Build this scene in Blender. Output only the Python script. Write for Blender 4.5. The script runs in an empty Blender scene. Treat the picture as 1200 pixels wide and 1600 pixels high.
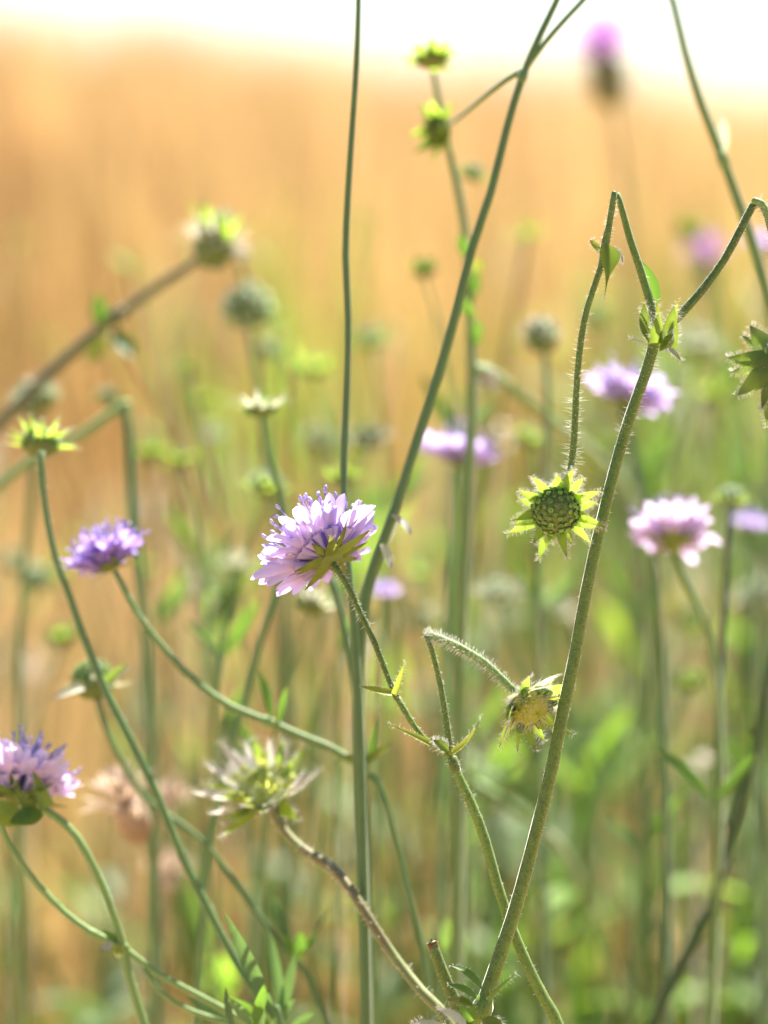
import bpy, math, random
import numpy as np
from mathutils import Vector, Matrix, Quaternion

# ------------------------------------------------------------------ camera, sky, sun, exposure
scene = bpy.context.scene
FPX = 4444.0                       # focal length in photo pixels (100 mm on a 36 mm high frame, 1600 px)
HORIZON = 190.0                    # photo row of the horizon
CAM_H = 0.80
PITCH = math.atan((800 - HORIZON) / FPX)
FOCUS = 0.70
cam_d = bpy.data.cameras.new('camera')
cam = bpy.data.objects.new('camera', cam_d)
scene.collection.objects.link(cam)
cam.location = (0, 0, CAM_H)
cam.rotation_euler = (math.radians(90) - PITCH, 0, 0)
cam_d.sensor_fit = 'VERTICAL'; cam_d.sensor_height = 36; cam_d.lens = 100
cam_d.clip_start = 0.02; cam_d.clip_end = 2000
cam_d.dof.use_dof = True; cam_d.dof.focus_distance = FOCUS
cam_d.dof.aperture_fstop = 4.5
scene.camera = cam

SUN_EL, SUN_AZ = math.radians(57), math.radians(24)      # ahead of the camera, a little to the right
world = bpy.data.worlds.new('World'); scene.world = world; world.use_nodes = True
wt = world.node_tree
sky = wt.nodes.new('ShaderNodeTexSky'); sky.sky_type = 'NISHITA'; sky.sun_disc = False
sky.sun_elevation = SUN_EL; sky.sun_rotation = SUN_AZ; sky.dust_density = .5; sky.air_density = 1.0; sky.ozone_density = 3.0
wt.links.new(sky.outputs[0], wt.nodes['Background'].inputs[0])
wt.nodes['Background'].inputs[1].default_value = 0.055
sun_d = bpy.data.lights.new('sun', 'SUN'); sun_d.energy = 5.0; sun_d.angle = math.radians(0.5); sun_d.color = (1.0, 0.94, 0.84)
sun = bpy.data.objects.new('sun', sun_d); scene.collection.objects.link(sun)
SDIR = Vector((math.sin(SUN_AZ) * math.cos(SUN_EL), math.cos(SUN_AZ) * math.cos(SUN_EL), math.sin(SUN_EL)))
sun.rotation_euler = SDIR.to_track_quat('Z', 'Y').to_euler()
sun.location = SDIR * 20
vs = scene.view_settings
scene.display_settings.display_device = 'sRGB'
vs.view_transform = 'Standard'; vs.look = 'None'; vs.gamma = 1; vs.use_curve_mapping = False
vs.exposure = 2.05
scene.render.engine = 'CYCLES'
cy = scene.cycles
cy.use_denoising = True
try: cy.denoiser = 'OPENIMAGEDENOISE'
except Exception: pass
cy.max_bounces = 8; cy.diffuse_bounces = 4; cy.transmission_bounces = 6; cy.sample_clamp_indirect = 6

# ------------------------------------------------------------------ placing by distance
RIGHT = Vector((1, 0, 0))
FWD = Vector((0, math.cos(PITCH), -math.sin(PITCH)))
UP = Vector((0, math.sin(PITCH), math.cos(PITCH)))
CAM = Vector((0, 0, CAM_H))
BINF = 148.0
def dist(b):                        # distance at which a thing is out of focus by b photo pixels (b<0: nearer)
    return FOCUS / (1 - b / BINF)
def P(x, y, D):
    return CAM + FWD * D + RIGHT * ((x - 600) / FPX * D) + UP * (-(y - 800) / FPX * D)
def V(r, u, t):                     # direction: right, up, towards the camera
    return (RIGHT * r + UP * u - FWD * t).normalized()

# ------------------------------------------------------------------ materials
def new_mat(name):
    m = bpy.data.materials.new(name); m.use_nodes = True
    m.node_tree.nodes.clear(); return m, m.node_tree
def lin(*c): return (c[0], c[1], c[2], 1)
def leafy(name, c0, c1=None, trans=0.4, tcol=None, tip=(0.75, 1.0), rough=0.55, noise=90, vary=0.35, sheen=0.0, spots=None, streak=None):
    """thin plant tissue: colour runs from base c0 to tip c1, some light passes through"""
    m, nt = new_mat(name); N = nt.nodes.new; L = nt.links.new
    at = N('ShaderNodeAttribute'); at.attribute_name = 't'
    ar = N('ShaderNodeAttribute'); ar.attribute_name = 'r'
    mr = N('ShaderNodeMapRange'); mr.inputs[1].default_value = tip[0]; mr.inputs[2].default_value = tip[1]
    L(at.outputs['Fac'], mr.inputs[0])
    def coloured(a, b):
        mx = N('ShaderNodeMix'); mx.data_type = 'RGBA'
        mx.inputs[6].default_value = lin(*a); mx.inputs[7].default_value = lin(*(b or a))
        L(mr.outputs[0], mx.inputs[0]); out = mx.outputs[2]
        if spots:
            tc = N('ShaderNodeTexCoord'); nz = N('ShaderNodeTexNoise'); nz.inputs['Scale'].default_value = spots[0]; nz.inputs['Detail'].default_value = 3
            L(tc.outputs['Object'], nz.inputs['Vector'])
            rp = N('ShaderNodeMapRange'); rp.inputs[1].default_value = spots[1]; rp.inputs[2].default_value = spots[1] + 0.09
            L(nz.outputs['Fac'], rp.inputs[0])
            m2 = N('ShaderNodeMix'); m2.data_type = 'RGBA'; m2.inputs[7].default_value = lin(*spots[2])
            L(rp.outputs[0], m2.inputs[0]); L(out, m2.inputs[6]); out = m2.outputs[2]
        tc = N('ShaderNodeTexCoord'); nz = N('ShaderNodeTexNoise'); nz.inputs['Scale'].default_value = noise; nz.inputs['Detail'].default_value = 4
        L(tc.outputs['Object'], nz.inputs['Vector'])
        ad = N('ShaderNodeMath'); ad.operation = 'ADD'; L(nz.outputs['Fac'], ad.inputs[0]); L(ar.outputs['Fac'], ad.inputs[1])
        r2 = N('ShaderNodeMapRange'); r2.inputs[1].default_value = 0.3; r2.inputs[2].default_value = 1.7
        r2.inputs[3].default_value = 1 - vary; r2.inputs[4].default_value = 1 + vary
        L(ad.outputs[0], r2.inputs[0])
        hv = N('ShaderNodeHueSaturation'); L(r2.outputs[0], hv.inputs['Value']); L(out, hv.inputs['Color'])
        return hv.outputs[0]
    p = N('ShaderNodeBsdfPrincipled'); p.inputs['Roughness'].default_value = rough
    p.inputs['Specular IOR Level'].default_value = 0.35
    if sheen:
        p.inputs['Sheen Weight'].default_value = sheen; p.inputs['Sheen Roughness'].default_value = 0.28
    L(coloured(c0, c1), p.inputs['Base Color'])
    o = N('ShaderNodeOutputMaterial')
    if trans > 0:
        t = N('ShaderNodeBsdfTranslucent')
        if tcol: L(coloured(tcol, None if c1 is None else tuple(0.5 * (q + w) for q, w in zip(c1, tcol))), t.inputs[0])
        else: L(coloured(c0, c1), t.inputs[0])
        mx = N('ShaderNodeMixShader'); mx.inputs[0].default_value = trans
        L(p.outputs[0], mx.inputs[1]); L(t.outputs[0], mx.inputs[2]); L(mx.outputs[0], o.inputs[0])
    else: L(p.outputs[0], o.inputs[0])
    return m

M = {}
M['stem'] = leafy('olive_stem', (.105, .165, .026), trans=0.0, rough=.55, noise=420, vary=.45, sheen=.55, spots=(1500, .52, (.075, .115, .018)))
M['bluestem'] = leafy('bluish_stem', (.105, .185, .058), trans=0.0, rough=.6, noise=120, vary=.3, sheen=.3)
M['duskstem'] = leafy('dusky_stem', (.115, .115, .05), trans=0.0, rough=.6, noise=120, vary=.3, sheen=.2)
M['darkstem'] = leafy('dark_stem', (.045, .085, .022), trans=0.0, rough=.6, noise=120, vary=.3, sheen=.2)
M['palestem'] = leafy('pale_stem', (.15, .23, .065), trans=0.0, rough=.6, noise=160, vary=.25, sheen=.5)
M['brownstem'] = leafy('brown_tinged_stem', (.17, .19, .06), (.17, .18, .06), trans=0.0, rough=.6, noise=160, vary=.25, sheen=.4, spots=(45, .42, (.15, .13, .05)))
M['strawstem'] = leafy('straw_stem', (.42, .34, .18), trans=0.2, rough=.6, noise=120, vary=.25)
M['cut'] = leafy('cut_end', (.12, .05, .018), trans=0, rough=.9, noise=900, vary=.6)
M['bract_olive'] = leafy('olive_bract', (.17, .23, .035), (.06, .07, .02), trans=.45, tcol=(.36, .43, .05), tip=(.6, 1), rough=.5, noise=300, vary=.3)
M['bract_lime'] = leafy('lime_bract', (.19, .29, .04), (.08, .03, .03), trans=.52, tcol=(.37, .52, .06), tip=(.78, 1), rough=.5, noise=420, vary=.4)
M['bract_green'] = leafy('green_bract', (.10, .16, .035), (.03, .04, .045), trans=.42, tcol=(.24, .34, .035), tip=(.7, 1), rough=.5, noise=320, vary=.4)
M['bract_silver'] = leafy('silvery_bract', (.37, .38, .29), (.14, .11, .13), trans=.35, tcol=(.52, .54, .36), tip=(.68, 1), rough=.6, noise=220, vary=.4)
M['petal'] = leafy('lilac_petal', (.58, .45, .71), (.50, .41, .75), trans=.5, tcol=(.73, .61, .87), tip=(.2, .8), rough=.45, noise=250, vary=.16)
M['petal_pale'] = leafy('pale_lilac_petal', (.68, .52, .74), (.64, .53, .80), trans=.5, tcol=(.78, .66, .86), tip=(.2, .8), rough=.45, noise=250, vary=.15)
M['petal_violet'] = leafy('violet_petal', (.42, .28, .64), (.36, .26, .70), trans=.5, tcol=(.56, .41, .83), tip=(.2, .8), rough=.45, noise=250, vary=.2)
M['petal_magenta'] = leafy('magenta_petal', (.42, .17, .48), (.48, .22, .56), trans=.45, tcol=(.58, .27, .66), tip=(.2, .8), rough=.5, noise=250, vary=.2)
M['anther'] = leafy('anther', (.60, .52, .72), (.42, .26, .62), trans=.2, tip=(.6, .9), rough=.5, noise=300, vary=.3)
M['receptacle'] = leafy('green_receptacle', (.13, .17, .04), trans=.15, rough=.6, noise=300, vary=.3)
M['cone'] = leafy('yellow_receptacle', (.36, .38, .07), trans=.3, tcol=(.60, .60, .08), rough=.6, noise=500, vary=.3)
M['cone_pale'] = leafy('pale_lime_tissue', (.48, .52, .11), trans=.5, tcol=(.72, .76, .13), rough=.6, noise=400, vary=.4)
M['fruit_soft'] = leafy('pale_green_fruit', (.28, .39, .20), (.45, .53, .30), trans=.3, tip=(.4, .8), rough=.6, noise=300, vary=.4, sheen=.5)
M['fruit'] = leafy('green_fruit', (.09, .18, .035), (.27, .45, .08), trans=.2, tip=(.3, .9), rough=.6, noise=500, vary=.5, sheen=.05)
M['hair'] = leafy('white_hair', (.75, .74, .66), trans=.4, tcol=(.85, .84, .78), rough=.35, noise=50, vary=.1)
M['leaf'] = leafy('green_leaf', (.075, .15, .028), (.08, .10, .03), trans=.45, tcol=(.14, .27, .03), tip=(.8, 1), rough=.5, noise=120, vary=.35)
M['leaf_soft'] = leafy('fresh_green_leaf', (.11, .21, .033), (.12, .18, .035), trans=.5, tcol=(.29, .50, .045), tip=(.8, 1), rough=.5, noise=60, vary=.5)
M['leaf_yellow'] = leafy('yellowish_leaf', (.19, .25, .045), (.12, .05, .03), trans=.42, tcol=(.38, .42, .05), tip=(.75, 1), rough=.5, noise=200, vary=.35)
M['leaf_blue'] = leafy('bluish_leaf', (.08, .14, .06), (.10, .13, .05), trans=.3, tcol=(.2, .36, .08), tip=(.8, 1), rough=.5, noise=120, vary=.3)
M['dead'] = leafy('dead_petal', (.30, .20, .13), (.62, .50, .40), trans=.35, tcol=(.55, .42, .3), tip=(.3, 1), rough=.7, noise=150, vary=.6)
M['chaff'] = leafy('white_chaff', (.62, .58, .50), (.62, .55, .46), trans=.45, rough=.6, noise=200, vary=.25)
M['gold'] = leafy('dry_grass', (.455, .29, .098), (.43, .305, .16), trans=.5, tcol=(.60, .39, .13), tip=(.35, 1.0), rough=.55, noise=11, vary=.48, spots=(5.5, .5, (.58, .37, .16)))
M['under'] = leafy('undergrowth', (.075, .145, .03), (.11, .18, .035), trans=.5, tcol=(.29, .49, .045), tip=(.2, 1), rough=.5, noise=8, vary=.5)

# ------------------------------------------------------------------ mesh building
class MB:
    def __init__(s): s.v = []; s.f = []; s.t = []; s.r = []
    def add(s, vs_, fs, ts, r):
        o = len(s.v); s.v.extend(vs_); s.t.extend(ts); s.r.extend([r] * len(vs_))
        s.f.extend(tuple(i + o for i in f) for f in fs)
    def build(s, name, mat, parent=None, loc=None, quat=None, smooth=True):
        me = bpy.data.meshes.new(name)
        me.from_pydata([tuple(v) for v in s.v], [], s.f)
        for nm, data in (('t', s.t), ('r', s.r)):
            a = me.attributes.new(nm, 'FLOAT', 'POINT'); a.data.foreach_set('value', np.asarray(data, dtype=np.float32))
        if smooth: me.polygons.foreach_set('use_smooth', np.ones(len(me.polygons), dtype=bool))
        me.materials.append(M[mat]); me.update()
        ob = bpy.data.objects.new(name, me); scene.collection.objects.link(ob)
        if parent: ob.parent = parent
        if loc is not None: ob.location = loc
        if quat is not None: ob.rotation_mode = 'QUATERNION'; ob.rotation_quaternion = quat
        return ob

def perp(d):
    a = Vector((0, 0, 1)) if abs(d.z) < 0.9 else Vector((1, 0, 0))
    return d.cross(a).normalized()

def catmull(pts, step):
    """pts: list of (Vector, radius); centripetal-ish resample"""
    out = []
    n = len(pts)
    for i in range(n - 1):
        p0 = pts[max(i - 1, 0)][0]; p1 = pts[i][0]; p2 = pts[i + 1][0]; p3 = pts[min(i + 2, n - 1)][0]
        d = (p2 - p1).length
        if d < 1e-9: continue
        m1 = (p2 - p0) * (d / max((p2 - p1).length + (p1 - p0).length, 1e-9)) if i > 0 else (p2 - p1)
        m2 = (p3 - p1) * (d / max((p3 - p2).length + (p2 - p1).length, 1e-9)) if i < n - 2 else (p2 - p1)
        k = max(2, int(d / step))
        for j in range(k):
            t = j / k; t2 = t * t; t3 = t2 * t
            q = p1 * (2 * t3 - 3 * t2 + 1) + m1 * (t3 - 2 * t2 + t) + p2 * (-2 * t3 + 3 * t2) + m2 * (t3 - t2)
            out.append((q, pts[i][1] * (1 - t) + pts[i + 1][1] * t))
    out.append(pts[-1]); return out

def frames(path):
    fr = []; u = None
    for i, (p, r) in enumerate(path):
        a = path[max(i - 1, 0)][0]; b = path[min(i + 1, len(path) - 1)][0]
        d = (b - a)
        d = d.normalized() if d.length > 1e-9 else Vector((0, 0, 1))
        if u is None: u = perp(d)
        else:
            u = u - d * u.dot(d)
            u = u.normalized() if u.length > 1e-6 else perp(d)
        fr.append((p, r, d, u, d.cross(u)))
    return fr

def tube(mb, path, n=10, cap=True, rnd=0.5, ribs=0.0, rng=None):
    fr = frames(path); vs_ = []; fs = []; ts = []
    for i, (p, r, d, u, w) in enumerate(fr):
        for k in range(n):
            a = 2 * math.pi * k / n
            rr = r * (1 + (ribs * math.cos(4 * a)) + (rng.uniform(-.02, .02) if rng else 0))
            vs_.append(p + u * (rr * math.cos(a)) + w * (rr * math.sin(a))); ts.append(i / max(1, len(fr) - 1))
        if i:
            o = (i - 1) * n
            for k in range(n): fs.append((o + k, o + (k + 1) % n, o + n + (k + 1) % n, o + n + k))
    if cap:
        for s, (p, r, d, u, w), o in ((-1, fr[0], 0), (1, fr[-1], (len(fr) - 1) * n)):
            vs_.append(p + d * (s * r * .45)); ts.append(ts[o]); c = len(vs_) - 1
            for k in range(n):
                fs.append((o + (k + 1) % n, o + k, c) if s < 0 else (o + k, o + (k + 1) % n, c))
    mb.add(vs_, fs, ts, rnd)

def hair(mb, p, d, L, rad, droop=0.25, rng=random):
    q = perp(d); q = Quaternion(d, rng.uniform(0, 6.28)) @ q
    w = d.cross(q)
    mid = p + d * (L * .55) + Vector((0, 0, -1)) * (L * droop * .1) + q * (L * .08)
    tip = p + d * L + Vector((0, 0, -1)) * (L * droop * .3) + q * (L * .05)
    vs_ = []
    for c, r in ((p, rad), (mid, rad * .75)):
        for k in range(3):
            a = k * 2.0944; vs_.append(c + q * (r * math.cos(a)) + w * (r * math.sin(a)))
    vs_.append(tip)
    fs = [(k, (k + 1) % 3, 3 + (k + 1) % 3, 3 + k) for k in range(3)] + [(3 + k, 3 + (k + 1) % 3, 6) for k in range(3)]
    mb.add(vs_, fs, [0, 0, 0, .5, .5, .5, 1], rng.random())

def hair_tube(mb, path, n, L, rad, rng, back=-0.25, a0=0.0, a1=1.0):
    fr = frames(path)
    for _ in range(n):
        i = int((a0 + (a1 - a0) * rng.random()) * (len(fr) - 1))
        p, r, d, u, w = fr[i]
        if i < len(fr) - 1: p = p.lerp(fr[i + 1][0], rng.random())
        a = rng.uniform(0, 2 * math.pi)
        o = u * math.cos(a) + w * math.sin(a)
        dd = (o + d * (back + rng.uniform(-.25, .25))).normalized()
        hair(mb, p + o * r * .93, dd, L * rng.uniform(.35, 1.15), rad, rng=rng)

def prof_bract(t): return (0.72 + 0.70 * t) * max(0.0, 1 - t) ** 1.0 + 0.02
def prof_leaf(t): return math.sin(math.pi * min(1, t * .93 + .07)) ** .8 + 0.02
def prof_lobe(t):
    if t < .62: return 0.42 + 0.58 * math.sin(math.pi / 2 * t / .62)
    return max(0.04, math.sqrt(max(0, 1 - ((t - .62) / .38) ** 2)))
def prof_tear(t): return (1.0 * math.exp(-((t - .26) / .24) ** 2) + .26 * (1 - t)) * min(1, t * 5 + .25)

def lamina(mb, o, u, n, L, W, prof, bend=0.0, cup=0.0, nl=7, nw=4, rnd=0.5, wave=0.0, ph=0.0, thick=0.0, side=0.0):
    """thin blade along u with upper side n; bend >0 curves toward n; returns edge points for hairs"""
    u = u.normalized(); n = (n - u * n.dot(u)).normalized(); s = u.cross(n)
    p = o.copy(); vs_ = []; fs = []; ts = []; edges = []
    for i in range(nl + 1):
        t = 1 - (1 - i / nl) ** 1.25
        if i:
            a = bend * (t + tp) / 2
            p = p + (u * math.cos(a) + n * math.sin(a) + s * (side * (t + tp) / 2)) * (L * (t - tp))
        tp = t
        a = bend * t
        nn = n * math.cos(a) - u * math.sin(a); uu = u * math.cos(a) + n * math.sin(a)
        w = W * prof(t) / 2
        for j in range(nw + 1):
            v = j / nw * 2 - 1
            vs_.append(p + s * (v * w) + nn * (cup * v * v * w + wave * w * math.sin(5 * t + 2.2 * v + ph))); ts.append(t)
        edges.append((vs_[-nw - 1].copy(), -s, uu, nn)); edges.append((vs_[-1].copy(), s, uu, nn))
    for i in range(nl):
        for j in range(nw):
            a = i * (nw + 1) + j; fs.append((a, a + 1, a + nw + 2, a + nw + 1))
    mb.add(vs_, fs, ts, rnd); return edges

def edge_hairs(mb, edges, n, L, rad, rng, lo=0.1):
    for _ in range(n):
        i = rng.randrange(int(len(edges) * lo), len(edges)); p, s, u, nn = edges[i]
        j = i + 2
        if j < len(edges): p = p.lerp(edges[j][0], rng.random())
        hair(mb, p, (s + u * rng.uniform(.2, .8) + nn * rng.uniform(-.6, .6)).normalized(), L * rng.uniform(.5, 1.2), rad, rng=rng)

def dome(mb, r, h, z0=0.0, n=16, m=6, rnd=.5, below=0.0):
    vs_ = []; fs = []; ts = []
    a0 = -below
    for i in range(m + 1):
        a = a0 + (math.pi / 2 - a0) * i / m
        for k in range(n):
            b = 2 * math.pi * k / n
            vs_.append(Vector((r * math.cos(a) * math.cos(b) if i < m else 0.01 * r * math.cos(b), r * math.cos(a) * math.sin(b) if i < m else 0.01 * r * math.sin(b), z0 + h * math.sin(a)))); ts.append(i / m)
        if i:
            o = (i - 1) * n
            for k in range(n): fs.append((o + k, o + (k + 1) % n, o + n + (k + 1) % n, o + n + k))
    vs_.append(Vector((0, 0, vs_[0].z))); ts.append(0)
    for k in range(n): fs.append(((k + 1) % n, k, len(vs_) - 1))
    mb.add(vs_, fs, ts, rnd)

def sph(phi, el): return Vector((math.cos(el) * math.cos(phi), math.cos(el) * math.sin(phi), math.sin(el)))
def axis_quat(a, roll=0.0):
    return Vector((0, 0, 1)).rotation_difference(a) @ Quaternion((0, 0, 1), roll)
HAIR_R = 0.000045

# ------------------------------------------------------------------ heads (part > sub-parts)
def bracts(parent, R, n, rng, mat, L=.6, W=.26, el=0.12, bend=.2, hairs=0, jit=.2, separate=True, z=0.0, r0=.05, cup=.25, elj=.15, rows=2, alt=None, name='bract', lens=None, hl=.09, altp=.3):
    allb = MB(); hb = MB()
    for i in range(n):
        row = i % rows
        phi = 2 * math.pi * (i + rng.uniform(-jit, jit)) / n
        e = el + rng.uniform(-elj, elj) + .16 * row
        u = sph(phi, e); nn = sph(phi, e + math.pi / 2)
        ln = R * L * (1 - .16 * row) * rng.uniform(.82, 1.12)
        if lens: ln = R * lens[i % len(lens)]
        mb = MB() if separate else allb
        ed = lamina(mb, sph(phi, 0) * (R * r0) + Vector((0, 0, z + .01 * R * row)), u, nn, ln, R * W * (1 - .2 * row) * rng.uniform(.85, 1.15), prof_bract,
                    bend=bend + rng.uniform(-.2, .2), cup=cup, rnd=rng.random(), wave=.06, ph=rng.uniform(0, 6), side=rng.uniform(-.2, .2))
        if hairs: edge_hairs(hb, ed, hairs, R * hl, HAIR_R * .7, rng)
        if separate: mb.build(name, (alt if alt and rng.random() < altp else mat), parent)
    if not separate: allb.build('bracts', mat, parent)
    if hairs:
        o = hb.build('bract_hairs', 'hair', parent); o['kind'] = 'stuff'

def flower(plant, pos, axis, R, rng, detail=2, petal='petal', bract='bract_olive', roll=0.0, spread=0.0, name='flower_head', nout=17, bl=.56, bw=.24, openness=0.0):
    """lilac head: receptacle with bracts beneath, long lobed outer florets, smaller inner florets, anthers"""
    mb = MB(); dome(mb, R * .2, R * .16, z0=R * .02, n=14, m=5)
    dome(mb, R * .2, -R * .05, z0=R * .02, n=14, m=4)
    hd = mb.build(name, 'receptacle', plant, loc=pos, quat=axis_quat(axis, roll))
    bracts(hd, R, 11, rng, bract, L=bl, W=bw, el=-.06 + spread * .5, bend=.22, separate=detail >= 2, r0=.03, hairs=14 if detail >= 3 else 0, elj=.14, hl=.05)
    allp = MB()
    def lobe(mb, o, u, nn, L, W, bend, cup, nl=8):
        lamina(mb, o, u, nn, L, W, prof_lobe, bend=bend, cup=cup, nl=nl if detail >= 2 else 5, nw=4 if detail >= 2 else 2, rnd=rng.random(), wave=.2, ph=rng.uniform(0, 6))
    for i in range(nout):
        phi = 2 * math.pi * (i + rng.uniform(-.3, .3)) / nout
        e = .20 + spread + rng.uniform(-.16, .26)
        mb = MB() if detail >= 2 else allp
        d = sph(phi, e + .15); nn = sph(phi, e + .15 + math.pi / 2)
        p0 = sph(phi, .3) * (R * .17); p1 = p0 + d * (R * .30)
        tube(mb, [(p0, R * .022), (p0.lerp(p1, .5), R * .035), (p1 + d * R * .06, R * .075)], n=7, cap=False, rnd=rng.random())
        tw = rng.uniform(-.4, .4)
        nn = Quaternion(d, tw) @ nn
        k = rng.uniform(.80, 1.15)
        for a, ll, ww in ((0, .60, .19), (.40, .52, .145), (-.40, .52, .145)):
            u = Quaternion(nn, a + rng.uniform(-.1, .1)) @ d
            u = (u + nn * rng.uniform(-.12, .15)).normalized()
            lobe(mb, p1 - d * (R * .05), u, nn, R * ll * k * rng.uniform(.9, 1.1), R * ww * rng.uniform(.9, 1.15), rng.uniform(-.55, .45), rng.uniform(.1, .6))
        for a in (1.0, -1.0):
            u = (Quaternion(d, a) @ nn * .8 + d * .8).normalized()
            lobe(mb, p1, u, (nn * .5 - d * .5).normalized(), R * .24, R * .13, rng.uniform(-.3, .3), .3, nl=5)
        if detail >= 2: mb.build('ray_floret', petal, hd)
    if detail < 2: allp.build('petals', petal, hd)
    inner = MB(); st = MB()
    def stamen(p1, d, ln):
        dd = (d + Vector((rng.uniform(-.3, .3), rng.uniform(-.3, .3), rng.uniform(0, .3)))).normalized()
        q = p1 + dd * ln
        tube(st, [(p1, R * .010), (p1.lerp(q, .5) + perp(dd) * R * .012, R * .009), (q, R * .009)], n=4, cap=False, rnd=rng.random())
        ad = (dd + perp(dd) * rng.uniform(-.9, .9)).normalized()
        tube(st, [(q - ad * R * .045, R * .008), (q - ad * R * .02, R * .021), (q + ad * R * .02, R * .021), (q + ad * R * .045, R * .008)], n=5, rnd=rng.random())
    if detail >= 2:
        for i in range(26):
            d = sph(rng.uniform(0, 6.28), rng.uniform(.35, .75) + spread); stamen(d * R * .45, d, R * rng.uniform(.15, .42))
    for ring, (cnt, el, tl, ll) in enumerate(((14, .66, .36, .22), (13, .95, .33, .15), (9, 1.25, .29, .11), (3, 1.5, .26, .10))):
        for i in range(cnt):
            phi = 2 * math.pi * (i + rng.uniform(-.4, .4) + ring * .5) / cnt
            e = el + rng.uniform(-.12, .12); d = sph(phi, e); nn = sph(phi, e + math.pi / 2)
            p0 = d * (R * .14) + Vector((0, 0, R * .02)); p1 = p0 + d * (R * tl * rng.uniform(.9, 1.15))
            rn = rng.random()
            tube(inner, [(p0, R * .02), (p1, R * .055)], n=6, cap=False, rnd=rn)
            for a in (0, 1.57, 3.14, 4.71):
                rad = Quaternion(d, a) @ nn
                big = 1.5 if a == 3.14 else 1
                u = (d * .75 + rad * .65).normalized()
                lobe(inner, p1 - d * R * .02, u, (rad * -.6 + d * .6).normalized(), R * ll * big * rng.uniform(.8, 1.2), R * .13, rng.uniform(-.7, .1), .3, nl=5)
            for _ in range(3 if detail >= 2 else 1):
                dd = (d + Vector((rng.uniform(-.3, .3), rng.uniform(-.3, .3), rng.uniform(0, .3)))).normalized()
                q = p1 + dd * R * rng.uniform(.16, .50)
                tube(st, [(p1, R * .011), (p1.lerp(q, .5) + perp(dd) * R * .012, R * .010), (q, R * .010)], n=4, cap=False, rnd=rng.random())
                ad = (dd + perp(dd) * rng.uniform(-.9, .9)).normalized()
                tube(st, [(q - ad * R * .045, R * .009), (q - ad * R * .02, R * .024), (q + ad * R * .02, R * .024), (q + ad * R * .045, R * .009)], n=5, rnd=rng.random())
    inner.build('inner_florets', petal, hd); st.build('stamens', 'anther', hd)
    return hd

def seed_head(plant, pos, axis, R, rng, detail=2, bract='bract_lime', alt=None, ball=.5, n=15, el=.2, bend=.3, roll=0.0, fruit='fruit', flat=.85, hairs=40, count=95, L=.95, W=.3, name='seed_head', lens=None, lift=0.22, jit=.2, chaff=0, elj=.2, r0=.25):
    """fruiting head: dome packed with cupped fruits, pointed bracts round it"""
    mb = MB(); r = R * ball
    dome(mb, r * .9, r * flat * .9, z0=lift * r, n=20, m=8, below=.9)
    hd = mb.build(name, 'receptacle' if fruit != 'chaff' else 'chaff', plant, loc=pos, quat=axis_quat(axis, roll))
    bracts(hd, R, n, rng, bract, L=L - r0, W=W, el=el, bend=bend, separate=detail >= 2, hairs=hairs if detail >= 2 else 0, r0=r0, jit=jit, alt=alt, lens=lens, elj=elj, hl=.10)
    fm = MB()
    cnt = count if detail >= 2 else max(24, count // 3)
    for i in range(cnt):
        z = 1 - (i + .5) / cnt * 1.35; rr = math.sqrt(max(0, 1 - z * z)); a = i * 2.39996
        d = Vector((rr * math.cos(a), rr * math.sin(a), z)) + Vector((rng.gauss(0, 1), rng.gauss(0, 1), rng.gauss(0, 1))) * (.32 / math.sqrt(cnt)); d.normalize()
        c = Vector((d.x * r * .86, d.y * r * .86, lift * r + d.z * r * flat * .86))
        dd = Vector((d.x, d.y, d.z / flat)).normalized()
        q = perp(dd); w = dd.cross(q); s = r * (2.05 / math.sqrt(cnt)) * rng.uniform(.74, 1.16)
        vs_ = []; ts = []; fs = []
        m = 7 if detail >= 2 else 5
        prof = ((.55, 0, 0), (.80, .5, .1), (.74, 1.1, .5), (.50, 1.35, 1), (.30, 1.15, .1), (.16, 1.0, 0), (.14, 1.3, 1)) if detail >= 2 else ((.7, 0, 0), (.8, .7, .3), (.4, 1.3, 1))
        for j, (ra, hh, tt) in enumerate(prof):
            for k in range(m):
                b = 6.2832 * k / m; vs_.append(c + (q * math.cos(b) + w * math.sin(b)) * (ra * s * .62) + dd * (hh * s * .55)); ts.append(tt)
            if j:
                o = (j - 1) * m
                for k in range(m): fs.append((o + k, o + (k + 1) % m, o + m + (k + 1) % m, o + m + k))
        vs_.append(c + dd * (prof[-1][1] * s * .55)); ts.append(1); o = (len(prof) - 1) * m
        for k in range(m): fs.append((o + k, o + (k + 1) % m, len(vs_) - 1))
        fm.add(vs_, fs, ts, rng.random())
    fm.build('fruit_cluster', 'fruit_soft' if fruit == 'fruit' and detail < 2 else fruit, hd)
    hb = MB()
    for i in range((160 if detail >= 2 else 40) if hairs else 0):
        d = sph(rng.uniform(0, 6.28), rng.uniform(-.3, 1.3))
        hair(hb, Vector((d.x * r, d.y * r, lift * r + d.z * r * flat)), (d + Vector((rng.uniform(-.4, .4), rng.uniform(-.4, .4), 0))).normalized(), R * .085 * rng.uniform(.5, 1.2), HAIR_R * .6 if detail >= 2 else HAIR_R * 1.5, rng=rng)
    if hb.v:
        o = hb.build('fruit_hairs', 'hair', hd); o['kind'] = 'stuff'
    if chaff:
        cm = MB()
        for i in range(chaff):
            phi = rng.uniform(0, 6.28); e = rng.uniform(.0, 1.2); u = sph(phi, e)
            lamina(cm, u * R * .35, u, sph(phi, e + 1.57), R * rng.uniform(.4, .8), R * .1, prof_bract, bend=rng.uniform(-.5, .5), cup=.3, nl=5, nw=2, rnd=rng.random())
        cm.build('chaff', 'chaff', hd)
    return hd

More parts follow.
